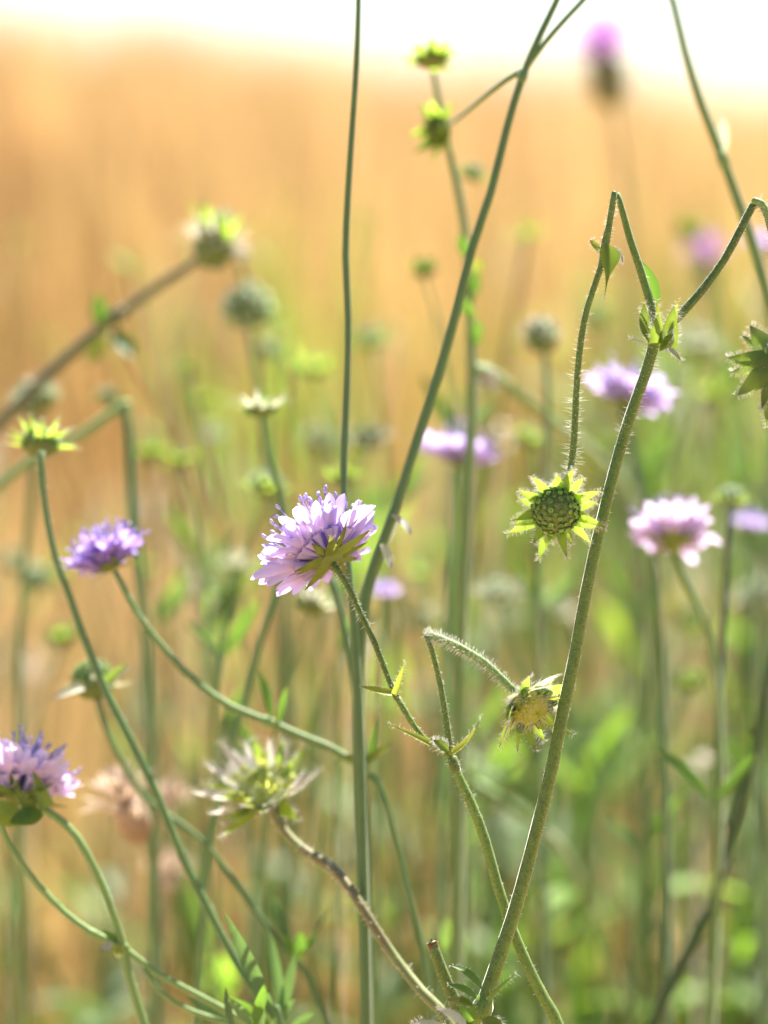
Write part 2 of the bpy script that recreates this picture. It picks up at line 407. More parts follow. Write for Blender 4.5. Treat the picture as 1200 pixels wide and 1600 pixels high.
def spent_head(plant, pos, axis, R, rng, roll=0.0, fruits=7, bract='bract_lime', alt='bract_silver', n=12, name='seed_head', el=.35, fruit='fruit', cone='cone', altp=.3):
    """half shed head: bare yellow cone, a few fruits left at its rim, ragged hairy bracts"""
    mb = MB()
    prof = ((0, -.10), (.24, -.05), (.36, .05), (.37, .15), (.31, .25), (.20, .33), (.09, .36), (.01, .36)); nn = 28; vs_ = []; fs = []; ts = []
    for j, (ra, h) in enumerate(prof):
        for k in range(nn):
            a = 6.2832 * k / nn; q = ra * R * (1 + .09 * math.sin(7 * a + j * 1.3) + rng.uniform(-.07, .07)); vs_.append(Vector((q * math.cos(a), q * math.sin(a), h * R + rng.uniform(-.02, .02) * R))); ts.append(j / 7)
        if j:
            o = (j - 1) * nn
            for k in range(nn): fs.append((o + k, o + (k + 1) % nn, o + nn + (k + 1) % nn, o + nn + k))
    mb.add(vs_, fs, ts, .5)
    hd = mb.build(name, cone, plant, loc=pos, quat=axis_quat(axis, roll))
    bracts(hd, R, n, rng, bract, L=.8, W=.36, el=el, bend=.35, hairs=55, r0=.22, alt=alt, elj=.3, hl=.1, altp=altp)
    fm = MB()
    for i in range(fruits):
        phi = 6.28 * (i + rng.uniform(-.3, .3)) / fruits; h = rng.uniform(.05, .26)
        d = sph(phi, .45); p = sph(phi, 0) * (R * (.37 - .08 * max(0, h - .15) / .1)) + Vector((0, 0, h * R))
        tube(fm, [(p - d * R * .03, R * .05), (p + d * R * .05, R * .07), (p + d * R * .13, R * .062), (p + d * R * .15, R * .04), (p + d * R * .12, R * .015)], n=7, rnd=rng.random())
    fm.build('fruits', fruit, hd)
    hb = MB()
    sc = MB()
    for i in range(46):                                     # papery scales left where fruits fell
        phi = rng.uniform(0, 6.28); h = rng.uniform(.02, .33)
        ra = .37 if h < .16 else .37 * math.sqrt(max(0, 1 - ((h - .16) / .21) ** 2))
        e = .2 + 2.6 * h + rng.uniform(-.2, .3); u = sph(phi, e)
        lamina(sc, sph(phi, 0) * (ra * R * .95) + Vector((0, 0, h * R)), u, sph(phi, e + 1.57), R * rng.uniform(.12, .3), R * rng.uniform(.05, .11), prof_bract, bend=rng.uniform(-.6, .6), cup=.5, nl=5, nw=2, rnd=rng.random())
    sc.build('scales', cone, hd)
    for i in range(700):
        phi = rng.uniform(0, 6.28); h = rng.uniform(0, .36)
        ra = .37 if h < .16 else .37 * math.sqrt(max(0, 1 - ((h - .16) / .21) ** 2))
        d = (sph(phi, .3) + Vector((rng.uniform(-.6, .6), rng.uniform(-.6, .6), rng.uniform(-.3, .5)))).normalized()
        hair(hb, sph(phi, 0) * (ra * R) + Vector((0, 0, h * R)), d, R * rng.uniform(.06, .22), HAIR_R * .8, rng=rng)
    o = hb.build('fruit_hairs', 'hair', hd); o['kind'] = 'stuff'
    return hd

def knapweed(plant, pos, axis, R, rng, petal='petal_magenta', name='flower_head'):
    mb = MB(); dome(mb, R * .42, R * .62, z0=-R * .35, n=14, m=7, below=1.2)
    hd = mb.build(name, 'dead' if petal == 'dead' else 'brownstem', plant, loc=pos, quat=axis_quat(axis))
    pm = MB()
    for i in range(70):
        phi = rng.uniform(0, 6.28); e = rng.uniform(.35, 1.55); u = sph(phi, e)
        lamina(pm, u * R * .2, u, sph(phi, e + 1.57), R * rng.uniform(.75, 1.05), R * .11, prof_lobe, bend=rng.uniform(-.5, .3), nl=4, nw=2, rnd=rng.random())
    pm.build('petals', petal, hd)
    bracts(hd, R, 14, rng, 'bract_olive' if petal != 'dead' else 'dead', L=.5, W=.22, el=.9, bend=.3, separate=False, r0=.3, z=-R * .3)
    return hd

# ------------------------------------------------------------------ a plant: Empty at its foot > stem, branches, heads, leaves
def plant_root(kind, label, group, base, cat='wildflower'):
    e = bpy.data.objects.new(kind, None); scene.collection.objects.link(e)
    e.empty_display_size = .02; e.location = base
    e['label'] = label; e['category'] = cat
    if group: e['group'] = group
    return e

GROUP = 'scabious plants in the meadow'
def make_plant(label, stems, heads=(), leaves=(), b=0.0, kind='scabious_plant', group=GROUP, cat='wildflower', seed=1, n=10):
    """stems[0] is the main stem, listed from its top down; it is carried on to the ground"""
    rng = random.Random(seed)
    D0 = dist(b)
    def pt(q):
        D = dist(q[3]) if len(q) > 3 else D0
        return (P(q[0], q[1], D), q[2] * .77 * D / FPX / 2)
    paths = []
    for s in stems:
        path = [pt(q) for q in s['pts']]
        if s.get('ground'):
            p, r = path[-1]; d = (path[-1][0] - path[-2][0]).normalized()
            d = (d * .6 + Vector((0, 0, -1))).normalized(); h = p.z
            lean = Vector((d.x, d.y, 0)) * min(.6, .35 * h)
            if lean.length > .12: lean *= .12 / lean.length
            for k in (.2, .45, .72, 1.0):
                path.append((Vector((p.x, p.y, h * (1 - k))) + lean * (1 - (1 - k) ** 2), r * (1 + .35 * k)))
            path[-1][0].z = -.01
        paths.append(path)
    base = paths[0][-1][0].copy(); base.z = 0
    root = plant_root(kind, label, group, base, cat)
    for s, path in zip(stems, paths):
        path = [(p - base, r) for p, r in path]
        cp = catmull(path, s.get('step', .004 if b < 6 else .008))
        mb = MB(); tube(mb, cp, n=14 if b < 4 else 9, rnd=rng.random(), ribs=.03, rng=rng if b < 4 else None)
        for nx, ny, nw in s.get('nodes', ()):                        # swollen joints
            D = D0; c = P(nx, ny, D) - base; i = min(range(len(cp)), key=lambda k: (cp[k][0] - c).length)
            i = max(1, min(len(cp) - 2, i)); dd = (cp[i + 1][0] - cp[i - 1][0]).normalized(); rr = nw * .8 * D / FPX / 2
            tube(mb, [(cp[i][0] - dd * rr * 1.5, cp[i][1] * .98), (cp[i][0] - dd * rr * .6, rr * .93), (cp[i][0] + dd * rr * .6, rr), (cp[i][0] + dd * rr * 1.5, cp[i][1] * .98)], n=12, rnd=rng.random())
        ob = mb.build(s.get('name', 'stem'), s.get('mat', 'stem'), root)
        if s.get('cut'):
            cm = MB(); p, r = cp[0]; dd = (cp[0][0] - cp[3][0]).normalized()
            tube(cm, [(p - dd * r * 1.2, r * 1.02), (p + dd * r * .1, r * 1.05)], n=12, cap=False)
            for k in range(16):
                a = rng.uniform(0, 6.28); q = perp(dd); w = dd.cross(q); o = (q * math.cos(a) + w * math.sin(a))
                lamina(cm, p + o * r * rng.uniform(.2, .95) - dd * r * .4, dd + o * rng.uniform(-.3, .3), o, r * rng.uniform(.6, 1.5), r * .5, prof_bract, bend=rng.uniform(-1, 1), nl=4, nw=2, rnd=rng.random())
            cm.build('cut_end', 'cut', ob)
        hm = MB()
        for (y0, y1, cnt, L) in s.get('hairs', ()):                  # hairs between two photo rows' worth of stem, length in photo px
            hair_tube(hm, cp, cnt, L * D0 / FPX, HAIR_R * (1.0 if b < 4 else 1.3), rng, a0=y0, a1=y1)
        if hm.v:
            o = hm.build('stem_hairs', 'hair', ob); o['kind'] = 'stuff'
    for h in heads:
        k, x, y, R, ax, kw = h[:6]
        kw = dict(kw); bb = kw.pop('b', b); D = dist(bb)
        pos = P(x, y, D) - base
        fn = dict(flower=flower, seed=seed_head, spent=spent_head, knap=knapweed)[k]
        fn(root, pos, V(*ax), R * D / FPX, random.Random(seed * 31 + int(x)), **kw)
    for lf in leaves:
        # x, y, direction, normal, length px, width px, bend, material[, hairs]
        x, y, u, nn, L, W, bend, mat = lf[:8]
        kw = lf[8] if len(lf) > 8 else {}
        D = dist(kw.get('b', b)); mb = MB(); c = P(x, y, D) - base
        ed = lamina(mb, c, V(*u), V(*nn), L * D / FPX, W * D / FPX, {1: prof_bract, 2: prof_tear}.get(kw.get('p'), prof_leaf), bend=bend, cup=kw.get('cup', .35), nl=10, nw=4, rnd=rng.random(), wave=.06, ph=rng.uniform(0, 6), side=kw.get('side', 0))
        ob = mb.build(kw.get('name', 'leaf'), mat, root)
        if kw.get('hairs'):
            hm = MB(); edge_hairs(hm, ed, kw['hairs'], kw.get('hl', 7) * D / FPX, HAIR_R * .8, rng); o = hm.build('leaf_hairs', 'hair', ob); o['kind'] = 'stuff'
    return root

# ------------------------------------------------------------------ ground and the two masses of grass
def ground():
    me = bpy.data.meshes.new('ground'); vs_ = []; fs = []
    ys = [-2, -1, 0, .5, 1, 1.5, 2, 2.5, 3, 4, 6, 10, 20, 50, 120, 400]; xs = [-400, -60, -12, -4, -2, -1, -.5, 0, .5, 1, 2, 4, 12, 60, 400]
    rng = random.Random(3)
    for y in ys:
        for x in xs: vs_.append((x, y, rng.uniform(-.012, .0) if abs(x) < 5 and y < 6 else -.01))
    for j in range(len(ys) - 1):
        for i in range(len(xs) - 1):
            a = j * len(xs) + i; fs.append((a, a + 1, a + 1 + len(xs), a + len(xs)))
    me.from_pydata(vs_, [], fs)
    m, nt = new_mat('dry_meadow_soil'); N = nt.nodes.new; L = nt.links.new
    tc = N('ShaderNodeTexCoord'); n1 = N('ShaderNodeTexNoise'); n1.inputs['Scale'].default_value = 9; n1.inputs['Detail'].default_value = 6
    L(tc.outputs['Object'], n1.inputs['Vector'])
    cr = N('ShaderNodeValToRGB'); cr.color_ramp.elements[0].position = .3; cr.color_ramp.elements[0].color = (.30, .19, .08, 1)
    cr.color_ramp.elements[1].position = .7; cr.color_ramp.elements[1].color = (.55, .37, .17, 1)
    L(n1.outputs['Fac'], cr.inputs[0]); p = N('ShaderNodeBsdfPrincipled'); p.inputs['Roughness'].default_value = .95; p.inputs['Specular IOR Level'].default_value = .1
    L(cr.outputs[0], p.inputs['Base Color']); o = N('ShaderNodeOutputMaterial'); L(p.outputs[0], o.inputs[0])
    me.materials.append(m); ob = bpy.data.objects.new('ground', me); scene.collection.objects.link(ob); ob['kind'] = 'structure'
ground()

def blades(name, mat, base, height, width, lean, rs, segs=4, heads=None, label=None, cat='grass', rnd=None):
    """many ribbons in one mesh (numpy): base (n,3), lean (n,2) offset of the tip, curved"""
    n = len(base); k = segs + 1
    t = np.linspace(0, 1, k)[None, :, None]
    az = rs.uniform(0, np.pi, n); side = np.stack([np.cos(az), np.sin(az), np.zeros(n)], 1)[:, None, :]
    ln = np.concatenate([lean, np.zeros((n, 1))], 1)[:, None, :]
    c = base[:, None, :] + ln * t ** 2 + np.array([0, 0, 1.])[None, None, :] * t * height[:, None, None]
    if heads is None: w = (1 - t[..., 0] * .85)[..., None]
    else:
        w = np.ones((n, k, 1)) * .55; w[:, -3] = 2.2; w[:, -2] = 2.6; w[:, -1] = .3
        w = np.where(heads[:, None, None], w, (1 - t * .8))
    w = w * width[:, None, None] / 2
    v = np.stack([c - side * w, c + side * w], 2).reshape(-1, 3)
    o = (np.arange(n) * k * 2)[:, None] + np.arange(segs)[None, :] * 2
    f = np.stack([o, o + 1, o + 3, o + 2], 2).reshape(-1, 4)
    me = bpy.data.meshes.new(name); me.vertices.add(len(v)); me.vertices.foreach_set('co', v.ravel())
    me.loops.add(f.size); me.loops.foreach_set('vertex_index', f.ravel().astype(np.int32))
    me.polygons.add(len(f)); me.polygons.foreach_set('loop_start', (np.arange(len(f)) * 4).astype(np.int32))
    me.polygons.foreach_set('loop_total', np.full(len(f), 4, np.int32))
    me.update(calc_edges=True)
    a = me.attributes.new('t', 'FLOAT', 'POINT'); a.data.foreach_set('value', np.repeat(np.tile(t[0, :, 0], n), 2).astype(np.float32))
    a = me.attributes.new('r', 'FLOAT', 'POINT'); a.data.foreach_set('value', np.repeat(rs.uniform(0, 1, n) if rnd is None else rnd, 2 * k).astype(np.float32))
    me.materials.append(M[mat]); ob = bpy.data.objects.new(name, me); scene.collection.objects.link(ob)
    ob['kind'] = 'stuff'
    if label: ob['label'] = label; ob['category'] = cat
    return ob

def field():
    rs = np.random.RandomState(5)
    B = []; H = []; W = []; Q = []
    for y0, y1, n, h0, h1, w in ((2.65, 4.0, 6500, .45, .86, .0022), (4.0, 7.0, 16000, .5, .88, .0028), (7, 14, 16000, .55, .92, .005), (14, 45, 14000, .55, .98, .014)):
        y = np.sqrt(rs.uniform(y0 ** 2, y1 ** 2, n)); x = (rs.uniform(-1, 1, n)) * (y * .135 * 1.7 + .5)
        clump = .5 + .5 * np.sin(x * 7 + 1.7 * np.sin(y * 3)) * np.sin(y * 5 + x * 2)
        sl = x / y
        row = np.interp(sl, [-.16, -.09, -.03, .03, .08, .135, .2], [20, 32, 42, 92, 102, 150, 158]) - 40 * np.sin(sl * 95 + .8 + y) * np.sin(sl * 41 + 2)
        h = (.8 + (190 - row) / 4444 * np.minimum(y, 4.5)) * (.60 + .40 * rs.beta(2.2, .95, n))
        B.append(np.stack([x, y, np.full(n, -.01)], 1)); H.append(h); W.append(w * rs.uniform(.6, 1.5, n)); Q.append(np.clip(.3 + .4 * clump + rs.normal(0, .25, n), 0, 1))
    for k in range(22):                                          # taller tufts that break the skyline
        n = 130; y = rs.uniform(3.0, 4.6); sl = rs.uniform(-.16, .16); row = np.interp(sl, [-.16, -.03, .03, .135], [35, 50, 105, 150]) - rs.uniform(0, 95)
        B.append(np.stack([sl * y + rs.normal(0, .035, n), y + rs.normal(0, .08, n), np.full(n, -.01)], 1)); H.append((.8 + (190 - row) / 4444 * y) * rs.uniform(.86, 1.0, n)); W.append(.003 * rs.uniform(.7, 1.6, n)); Q.append(np.clip(rs.uniform(.2, .9) + rs.normal(0, .2, n), 0, 1))
    B = np.concatenate(B); H = np.concatenate(H); W = np.concatenate(W); n = len(B)
    lean = rs.normal(0, .09, (n, 2)) * H[:, None]
    blades('dry_grass', 'gold', B, H, W, lean, rs, segs=6, heads=rs.uniform(0, 1, n) < .55, label='tall golden dry grass filling the field behind the flowers', rnd=np.concatenate(Q))
field()

def undergrowth():
    rs = np.random.RandomState(8)
    B = []; H = []; W = []
    for y0, y1, n, h0, h1, w in ((.95, 1.5, 200, .15, .5, .004), (1.5, 2.4, 520, .2, .55, .0045), (2.4, 3.6, 500, .25, .62, .005)):
        y = rs.uniform(y0, y1, n); u = rs.beta(1.6, 1.0, n) * 2 - 1
        x = u * (y * .135 * 1.5 + .1)
        B.append(np.stack([x, y, np.full(n, -.01)], 1)); H.append((h0 + (h1 - h0) * rs.beta(1.6, 1.8, n)) * (.85 + .25 * u)); W.append(w * rs.uniform(.5, 1.6, n))
    B = np.concatenate(B); H = np.concatenate(H); W = np.concatenate(W); n = len(B)
    lean = rs.normal(0, .22, (n, 2)) * H[:, None]
    blades('green_grass', 'under', B, H, W, lean, rs, segs=5, label='low green grass and leaves among the stems')
    # short dry grass between
    n = 9500; y = rs.uniform(1.35, 2.45, n); x = rs.uniform(-1, 1, n) * (y * .135 * 1.5 + .15)
    H = (.2 + .36 * rs.beta(2, 2, n)) * np.where(x < 0, 1.1, .97); lean = rs.normal(0, .16, (n, 2)) * H[:, None]
    blades('short_dry_grass', 'gold', np.stack([x, y, np.full(n, -.01)], 1), H, .0022 * rs.uniform(.6, 1.5, n), lean, rs, segs=5, heads=rs.uniform(0, 1, n) < .4, label='short dry grass between the green stems')
    n = 130; cx = rs.choice([-.055, -.02, .05, .075, .10, .125, .02, .11], n); y = rs.uniform(2.2, 3.3, n); x = (cx + rs.normal(0, .008, n)) * y
    H = .58 + .22 * rs.beta(2, 2, n); lean = rs.normal(0, .08, (n, 2)) * H[:, None]
    blades('tall_green_weeds', 'under', np.stack([x, y, np.full(n, -.01)], 1), H, .006 * rs.uniform(.6, 1.5, n), lean, rs, segs=6, heads=rs.uniform(0, 1, n) < .5, label='tall greenish weeds standing amid the golden grass')
    n = 5200; y = rs.uniform(1.2, 2.0, n); x = (-1.3 + 1.35 * rs.beta(1.2, 1.3, n)) * y * .135
    H = (.30 + .24 * rs.beta(2, 1.8, n)); lean = rs.normal(0, .12, (n, 2)) * H[:, None]
    blades('short_dry_grass', 'gold', np.stack([x, y, np.full(n, -.01)], 1), H, .0018 * rs.uniform(.6, 1.5, n), lean, rs, segs=5, heads=rs.uniform(0, 1, n) < .5, label='bright straw coloured grass low at the left')
    # leafy shoots: upright stems with pairs of long leaves
    r = random.Random(34); mb = MB(); mb2 = MB(); mb3 = MB(); mb4 = MB()
    for k in range(240):
        y = r.uniform(.95, 1.5) if k < 150 else r.uniform(1.5, 2.8)
        u = r.betavariate(1.8, .85) * 2 - 1; x = u * (y * .135 * 1.25 + .03)
        h = (.46 + .24 * r.betavariate(1.6, 1.7)) * (.93 + .10 * u)
        top = Vector((x + r.gauss(0, .085), y + r.gauss(0, .05), h)); base = Vector((x, y, 0))
        mid = base.lerp(top, .5) + Vector((r.gauss(0, .012), 0, 0))
        m = r.choice((mb, mb, mb2, mb3)); rn = r.random()
        tube(m, catmull([(base, .0016), (mid, .0014), (top, .0009)], .05), n=6, rnd=rn)
        for j in range(r.randint(7, 14)):
            t = r.uniform(.35, 1.0); p = base.lerp(mid, t * 2) if t < .5 else mid.lerp(top, t * 2 - 1)
            ph = r.uniform(0, 6.28); e = r.uniform(.2, 1.2); uu = sph(ph, e)
            lamina(m, p, uu, sph(ph, e + 1.57), r.uniform(.025, .07) * (1.3 - .5 * t), r.uniform(.004, .013), prof_leaf, bend=r.uniform(-1.2, .3), cup=.3, nl=5, nw=2, rnd=r.random())
    for k in range(230):                                         # bare crossing stalks
        y = r.uniform(.93, 1.4); x = r.uniform(-1, 1) * (y * .135 * 1.2 + .02); h = .5 + .28 * r.betavariate(1.4, 1.6)
        base = Vector((x, y, 0)); top = Vector((x + r.gauss(0, .22), y + r.gauss(0, .05), h)); mid = base.lerp(top, .55) + Vector((r.gauss(0, .02), 0, .02)); w = r.uniform(.0004, .0010)
        m = r.choice((mb, mb3, mb4, mb4, mb2)); tube(m, catmull([(base, w * 1.4), (mid, w * 1.2), (top, w)], .04), n=6, rnd=r.random())
        for j in range(r.randint(3, 12)):                         # a small tuft at the tip
            ph = r.uniform(0, 6.28); e = r.uniform(-.2, 1.3); uu = sph(ph, e)
            lamina(mb2 if j % 3 == 0 else mb, top, uu, sph(ph, e + 1.57), r.uniform(.004, .012), r.uniform(.002, .005), prof_bract, cup=.3, nl=3, nw=2, rnd=r.random())
    ch = MB()                                                    # pale dry seed heads on thin stalks
    for k in range(60):
        y = r.uniform(.95, 2.4); x = r.uniform(-1, 1) * (y * .135 * 1.2 + .02); h = .45 + .3 * r.betavariate(1.5, 1.5)
        base = Vector((x, y, 0)); top = Vector((x + r.gauss(0, .05), y + r.gauss(0, .05), h)); rn = r.random()
        tube(ch, [(base, .0008), (base.lerp(top, .5), .0007), (top, .0005)], n=4, rnd=rn)
        for j in range(r.randint(5, 16)):
            ph = r.uniform(0, 6.28); e = r.uniform(-.4, 1.5); uu = sph(ph, e)
            lamina(ch, top + Vector((0, 0, -r.uniform(0, .012))), uu, sph(ph, e + 1.57), r.uniform(.004, .011), r.uniform(.002, .005), prof_bract, bend=r.uniform(-.6, .6), cup=.4, nl=3, nw=2, rnd=r.random())
    for m, mt, lab in ((ch, 'chaff', 'pale papery dry seed heads scattered through the patch'), (mb, 'leaf_soft', 'soft green leafy shoots filling the gaps low in the patch'), (mb2, 'bract_green', 'olive green leafy shoots low in the patch'), (mb3, 'leaf_blue', 'bluish leafy shoots low in the patch'), (mb4, 'darkstem', 'dark thin stalks crossing low in the patch')):
        o = m.build('dry_seed_heads' if m is ch else 'thin_stalks' if m is mb4 else 'leafy_shoots', mt); o['kind'] = 'stuff'; o['label'] = lab; o['category'] = 'plants'
undergrowth()
# ------------------------------------------------------------------ the plants in focus
def stub_hairs(): return ()

make_plant('tall sharp green stem forked into two folded arms, each with a green seed head', [
    dict(ground=True, pts=[(1027, 505, 25), (1022, 537, 23), (1008, 585, 22), (985, 650, 23), (960, 735, 23), (932, 850, 24), (915, 930, 24), (897, 1030, 25), (880, 1110, 25), (862, 1200, 26), (835, 1310, 26), (805, 1420, 27), (775, 1510, 28), (752, 1580, 30), (738, 1640, 32)],
         hairs=[(0, .04, 190, 14), (0, .3, 1300, 2.8), (0, .3, 160, 6.5), (.22, .30, 200, 9)], nodes=[(1024, 525, 32), (746, 1590, 44)]),
    dict(name='branch', mat='stem', pts=[(1026, 508, 18), (1015, 470, 17), (1000, 420, 16), (985, 375, 15), (973, 332, 13.5), (965, 303, 12)], hairs=[(0, .5, 40, 7)]),
    dict(name='branch', mat='stem', pts=[(960, 300, 12, -.9), (957, 320, 13, -.9), (952, 350, 13, -.9), (946, 380, 17, -.9), (941, 410, 15, -.9), (934, 432, 12.5, -.9), (918, 480, 13, -.9), (908, 530, 13, -.9), (902, 590, 13, -.9), (899, 650, 14, -.9), (896, 700, 14, -.9), (889, 745, 13, -.7), (878, 778, 12, -.2)],
         hairs=[(.05, .3, 120, 8), (.3, .97, 190, 5), (.3, .97, 90, 11), (.6, .96, 150, 20)]),
    dict(name='branch', mat='stem', pts=[(1036, 518, 20), (1064, 491, 18), (1100, 450, 17), (1132, 405, 16), (1158, 357, 16), (1176, 322, 16), (1187, 314, 15)], hairs=[(0, 1, 420, 3.4), (0, 1, 60, 6)]),
    dict(name='branch', mat='palestem', pts=[(1176, 313, 14, -.4), (1190, 318, 16, -.4), (1200, 340, 15, -.4), (1211, 390, 15, -.2), (1220, 440, 15), (1224, 500, 14), (1220, 548, 14)], hairs=[(.1, 1, 330, 14)]),
    dict(name='cut_stem', mat='stem', cut=True, pts=[(675, 1472, 21, -.6), (686, 1505, 23, -.5), (702, 1545, 25, -.3), (720, 1590, 27), (735, 1640, 28)], hairs=[(0, 1, 260, 3.4)]),
], [
    ('seed', 869, 795, 76, (-.14, -.30, .94), dict(b=-.6, detail=3, bract='bract_lime', hairs=130, el=.16, bend=.15, lens=[.72, .90, .62, .88, .48, .84, .56, .78], n=21, W=.45, ball=.52, elj=.32, jit=.45, roll=.9)),
    ('seed', 1212, 564, 94, (.38, -.10, -.92), dict(b=.5, detail=3, bract='bract_green', hairs=170, el=.10, bend=.2, n=15, W=.58, jit=.35, L=1.06, r0=.03, ball=.36, lift=1.1, roll=.3, elj=.12)),
], [
    (946, 382, (.10, -.95, .3), (.3, .2, .9), 90, 29, -.3, 'bract_green', dict(hairs=40, hl=8, name='bract', p=2, b=-1.2, cup=.9, side=.2)),
    (938, 395, (-.55, .6, -.2), (.3, .4, .8), 26, 14, .3, 'leaf_yellow', dict(hairs=30, hl=9, name='bract', b=-.9)),
    (955, 388, (.6, -.5, -.3), (.3, .6, .5), 32, 22, -.3, 'bract_silver', dict(hairs=40, hl=8, name='bract', b=-.7)),
    (1028, 472, (-.30, .95, .05), (.5, .1, -.8), 70, 20, -.25, 'leaf', dict(name='bract', side=.1, b=.5)),
    (1019, 534, (-.16, 1, .12), (-.7, .1, .6), 62, 22, .15, 'bract_green', dict(hairs=60, hl=11, name='bract', b=-.8, cup=.9)),
    (1036, 540, (.22, 1, .30), (.25, -.4, .8), 66, 46, .10, 'bract_green', dict(hairs=60, hl=9, name='bract', p=1, b=-1.2, cup=.8)),
    (1026, 536, (.02, 1, .30), (-.2, -.4, .8), 48, 30, .10, 'bract_green', dict(hairs=50, hl=9, name='bract', p=1, b=-1.5, cup=.8)),
    (1040, 520, (.50, .8, .10), (.2, -.4, .8), 40, 14, .2, 'bract_green', dict(hairs=30, hl=9, name='bract', p=1, b=-.5, cup=.6)),
    (1030, 520, (-.08, 1, .1), (.1, -.2, .9), 52, 16, -.1, 'leaf_yellow', dict(hairs=20, hl=8, name='bract', p=1, b=-1.6)),
    (1050, 512, (.16, .95, .0), (.2, -.2, .9), 46, 17, .2, 'leaf_yellow', dict(hairs=20, hl=8, name='bract', p=1, b=-1.0)),
    (1018, 505, (-.65, .6, .2), (.4, .4, .7), 26, 10, .3, 'bract_green', dict(hairs=50, hl=12, name='bract', b=-.6)),
    (1030, 548, (.75, .3, .4), (-.3, .6, .6), 42, 24, .9, 'bract_green', dict(hairs=60, hl=15, name='bract', b=-1.4, cup=.6)),
    (1036, 540, (.75, -.6, .2), (.5, .5, .5), 36, 14, -.1, 'bract_silver', dict(hairs=50, hl=12, name='bract', b=-.9)),
    (1012, 540, (-.8, .2, .3), (.2, .8, .3), 30, 12, .2, 'bract_silver', dict(hairs=50, hl=13, name='bract', b=-.6)),
    (752, 1545, (-.45, .75, .2), (.6, .5, .5), 62, 17, -.9, 'leaf', dict(hairs=30, hl=7, b=-1)),
    (744, 1560, (-.62, .62, .25), (.6, .5, .5), 50, 16, -.8, 'leaf', dict(hairs=30, hl=7, b=-1.4)),
    (738, 1572, (-.75, .45, .3), (.5, .6, .5), 42, 15, -.7, 'leaf_yellow', dict(hairs=30, hl=7, b=-1.6)),
    (736, 1596, (-.35, .9, .3), (.3, -.2, .9), 50, 26, .1, 'leaf', dict(hairs=30, hl=7, b=-1.2, cup=.5)),
    (764, 1565, (.55, .75, .2), (-.6, .5, .5), 62, 15, -.3, 'bract_green', dict(hairs=40, hl=10, p=1, b=-1.6, cup=.6)),
    (758, 1590, (.35, -.5, .4), (.2, .4, .8), 46, 30, .3, 'bract_green', dict(hairs=60, hl=16, b=-1.6, cup=.6)),
    (705, 1612, (-.85, .35, .2), (.3, .7, .5), 66, 20, -.5, 'bract_silver', dict(hairs=60, hl=12, b=-1.5)),
    (730, 1606, (-.6, .6, .3), (.3, .7, .5), 60, 20, -.4, 'bract_silver', dict(hairs=40, hl=10, b=-2)),
], b=0.0, seed=11)

make_plant('sharp forked stem with the lilac flower in focus and a half bare seed head', [
    dict(ground=True, pts=[(706, 1183, 17), (713, 1206, 18), (735, 1252, 20), (757, 1310, 21), (775, 1375, 21), (800, 1450, 21), (825, 1510, 22), (850, 1560, 23), (876, 1612, 24)],
         hairs=[(0, .2, 600, 2.8), (0, .2, 110, 7), (0, .03, 60, 10)], nodes=[(707, 1186, 22)]),
    dict(name='branch', mat='stem', pts=[(706, 1184, 14), (686, 1172, 13), (661, 1152, 12), (640, 1124, 12), (621, 1090, 13)], hairs=[(0, 1, 90, 6)]),
    dict(name='flower_stalk', mat='stem', pts=[(621, 1092, 14), (608, 1063, 11), (586, 1006, 12), (562, 955, 12), (541, 912, 12), (521, 881, 12)], hairs=[(0, 1, 120, 6), (.5, 1, 70, 11)]),
    dict(name='branch', mat='stem', pts=[(704, 1180, 15), (698, 1130, 13), (688, 1070, 12), (676, 1020, 11), (667, 995, 10)], hairs=[(0, 1, 200, 5)]),
    dict(name='seed_stalk', mat='palestem', pts=[(664, 993, 10, 1.2), (674, 993, 15, 1), (695, 1001, 17, .8), (722, 1014, 17, .6), (756, 1035, 16, .6), (787, 1063, 15, .6), (814, 1090, 14, .6)], hairs=[(0, 1, 900, 9), (.05, .8, 300, 14)]),
], [
    ('flower', 519, 876, 116, (-.50, .70, -.50), dict(detail=3, roll=.3, bl=.62, bw=.29, nout=20)),
    ('spent', 820, 1097, 94, (.50, -.46, .62), dict(b=.6, roll=1.0, n=14, fruits=10)),
], [
    (694, 1176, (-.84, .46, .12), (.3, .6, .6), 98, 21, -.05, 'leaf_yellow', dict(hairs=40, hl=8, name='bract', p=1, b=.3, cup=.7)),
    (708, 1178, (.62, .40, .25), (-.3, .8, .5), 82, 22, .75, 'leaf_yellow', dict(hairs=60, hl=9, name='bract', p=1, b=.3, cup=.6)),
    (612, 1086, (-.92, .18, .2), (.2, .7, .6), 54, 24, .25, 'leaf_yellow', dict(hairs=20, hl=6, name='bract', p=1, b=.5, cup=.6)),
    (618, 1086, (.32, .86, .2), (-.6, .2, .7), 58, 18, .25, 'bract_olive', dict(hairs=40, hl=8, name='bract', p=1, b=.4, cup=.6)),
    (700, 1174, (-.5, .5, .3), (.2, .4, .8), 30, 15, -.5, 'bract_green', dict(hairs=140, hl=9, name='bract', b=-.2)),
], b=1.0, seed=22)

# ------------------------------------------------------------------ a little out of focus
make_plant('curved brown tinged stem rising left to a ragged seed head with white bracts', [
    dict(ground=True, mat='brownstem', pts=[(424, 1258, 19, 9), (437, 1287, 20, 9), (460, 1316, 20, 8.5), (490, 1338, 20, 8), (520, 1356, 20, 7), (548, 1390, 20, 6), (580, 1440, 20, 5.5), (620, 1500, 21, 5), (660, 1550, 22, 4), (706, 1606, 24, 3)], hairs=[(0, .25, 420, 9)]),
], [('spent', 414, 1241, 108, (-.26, .70, .60), dict(b=10.5, roll=.5, n=24, bract='chaff', alt='bract_lime', altp=.45, cone='cone_pale', fruits=12, fruit='cone_pale', el=.3))], b=6, seed=33)

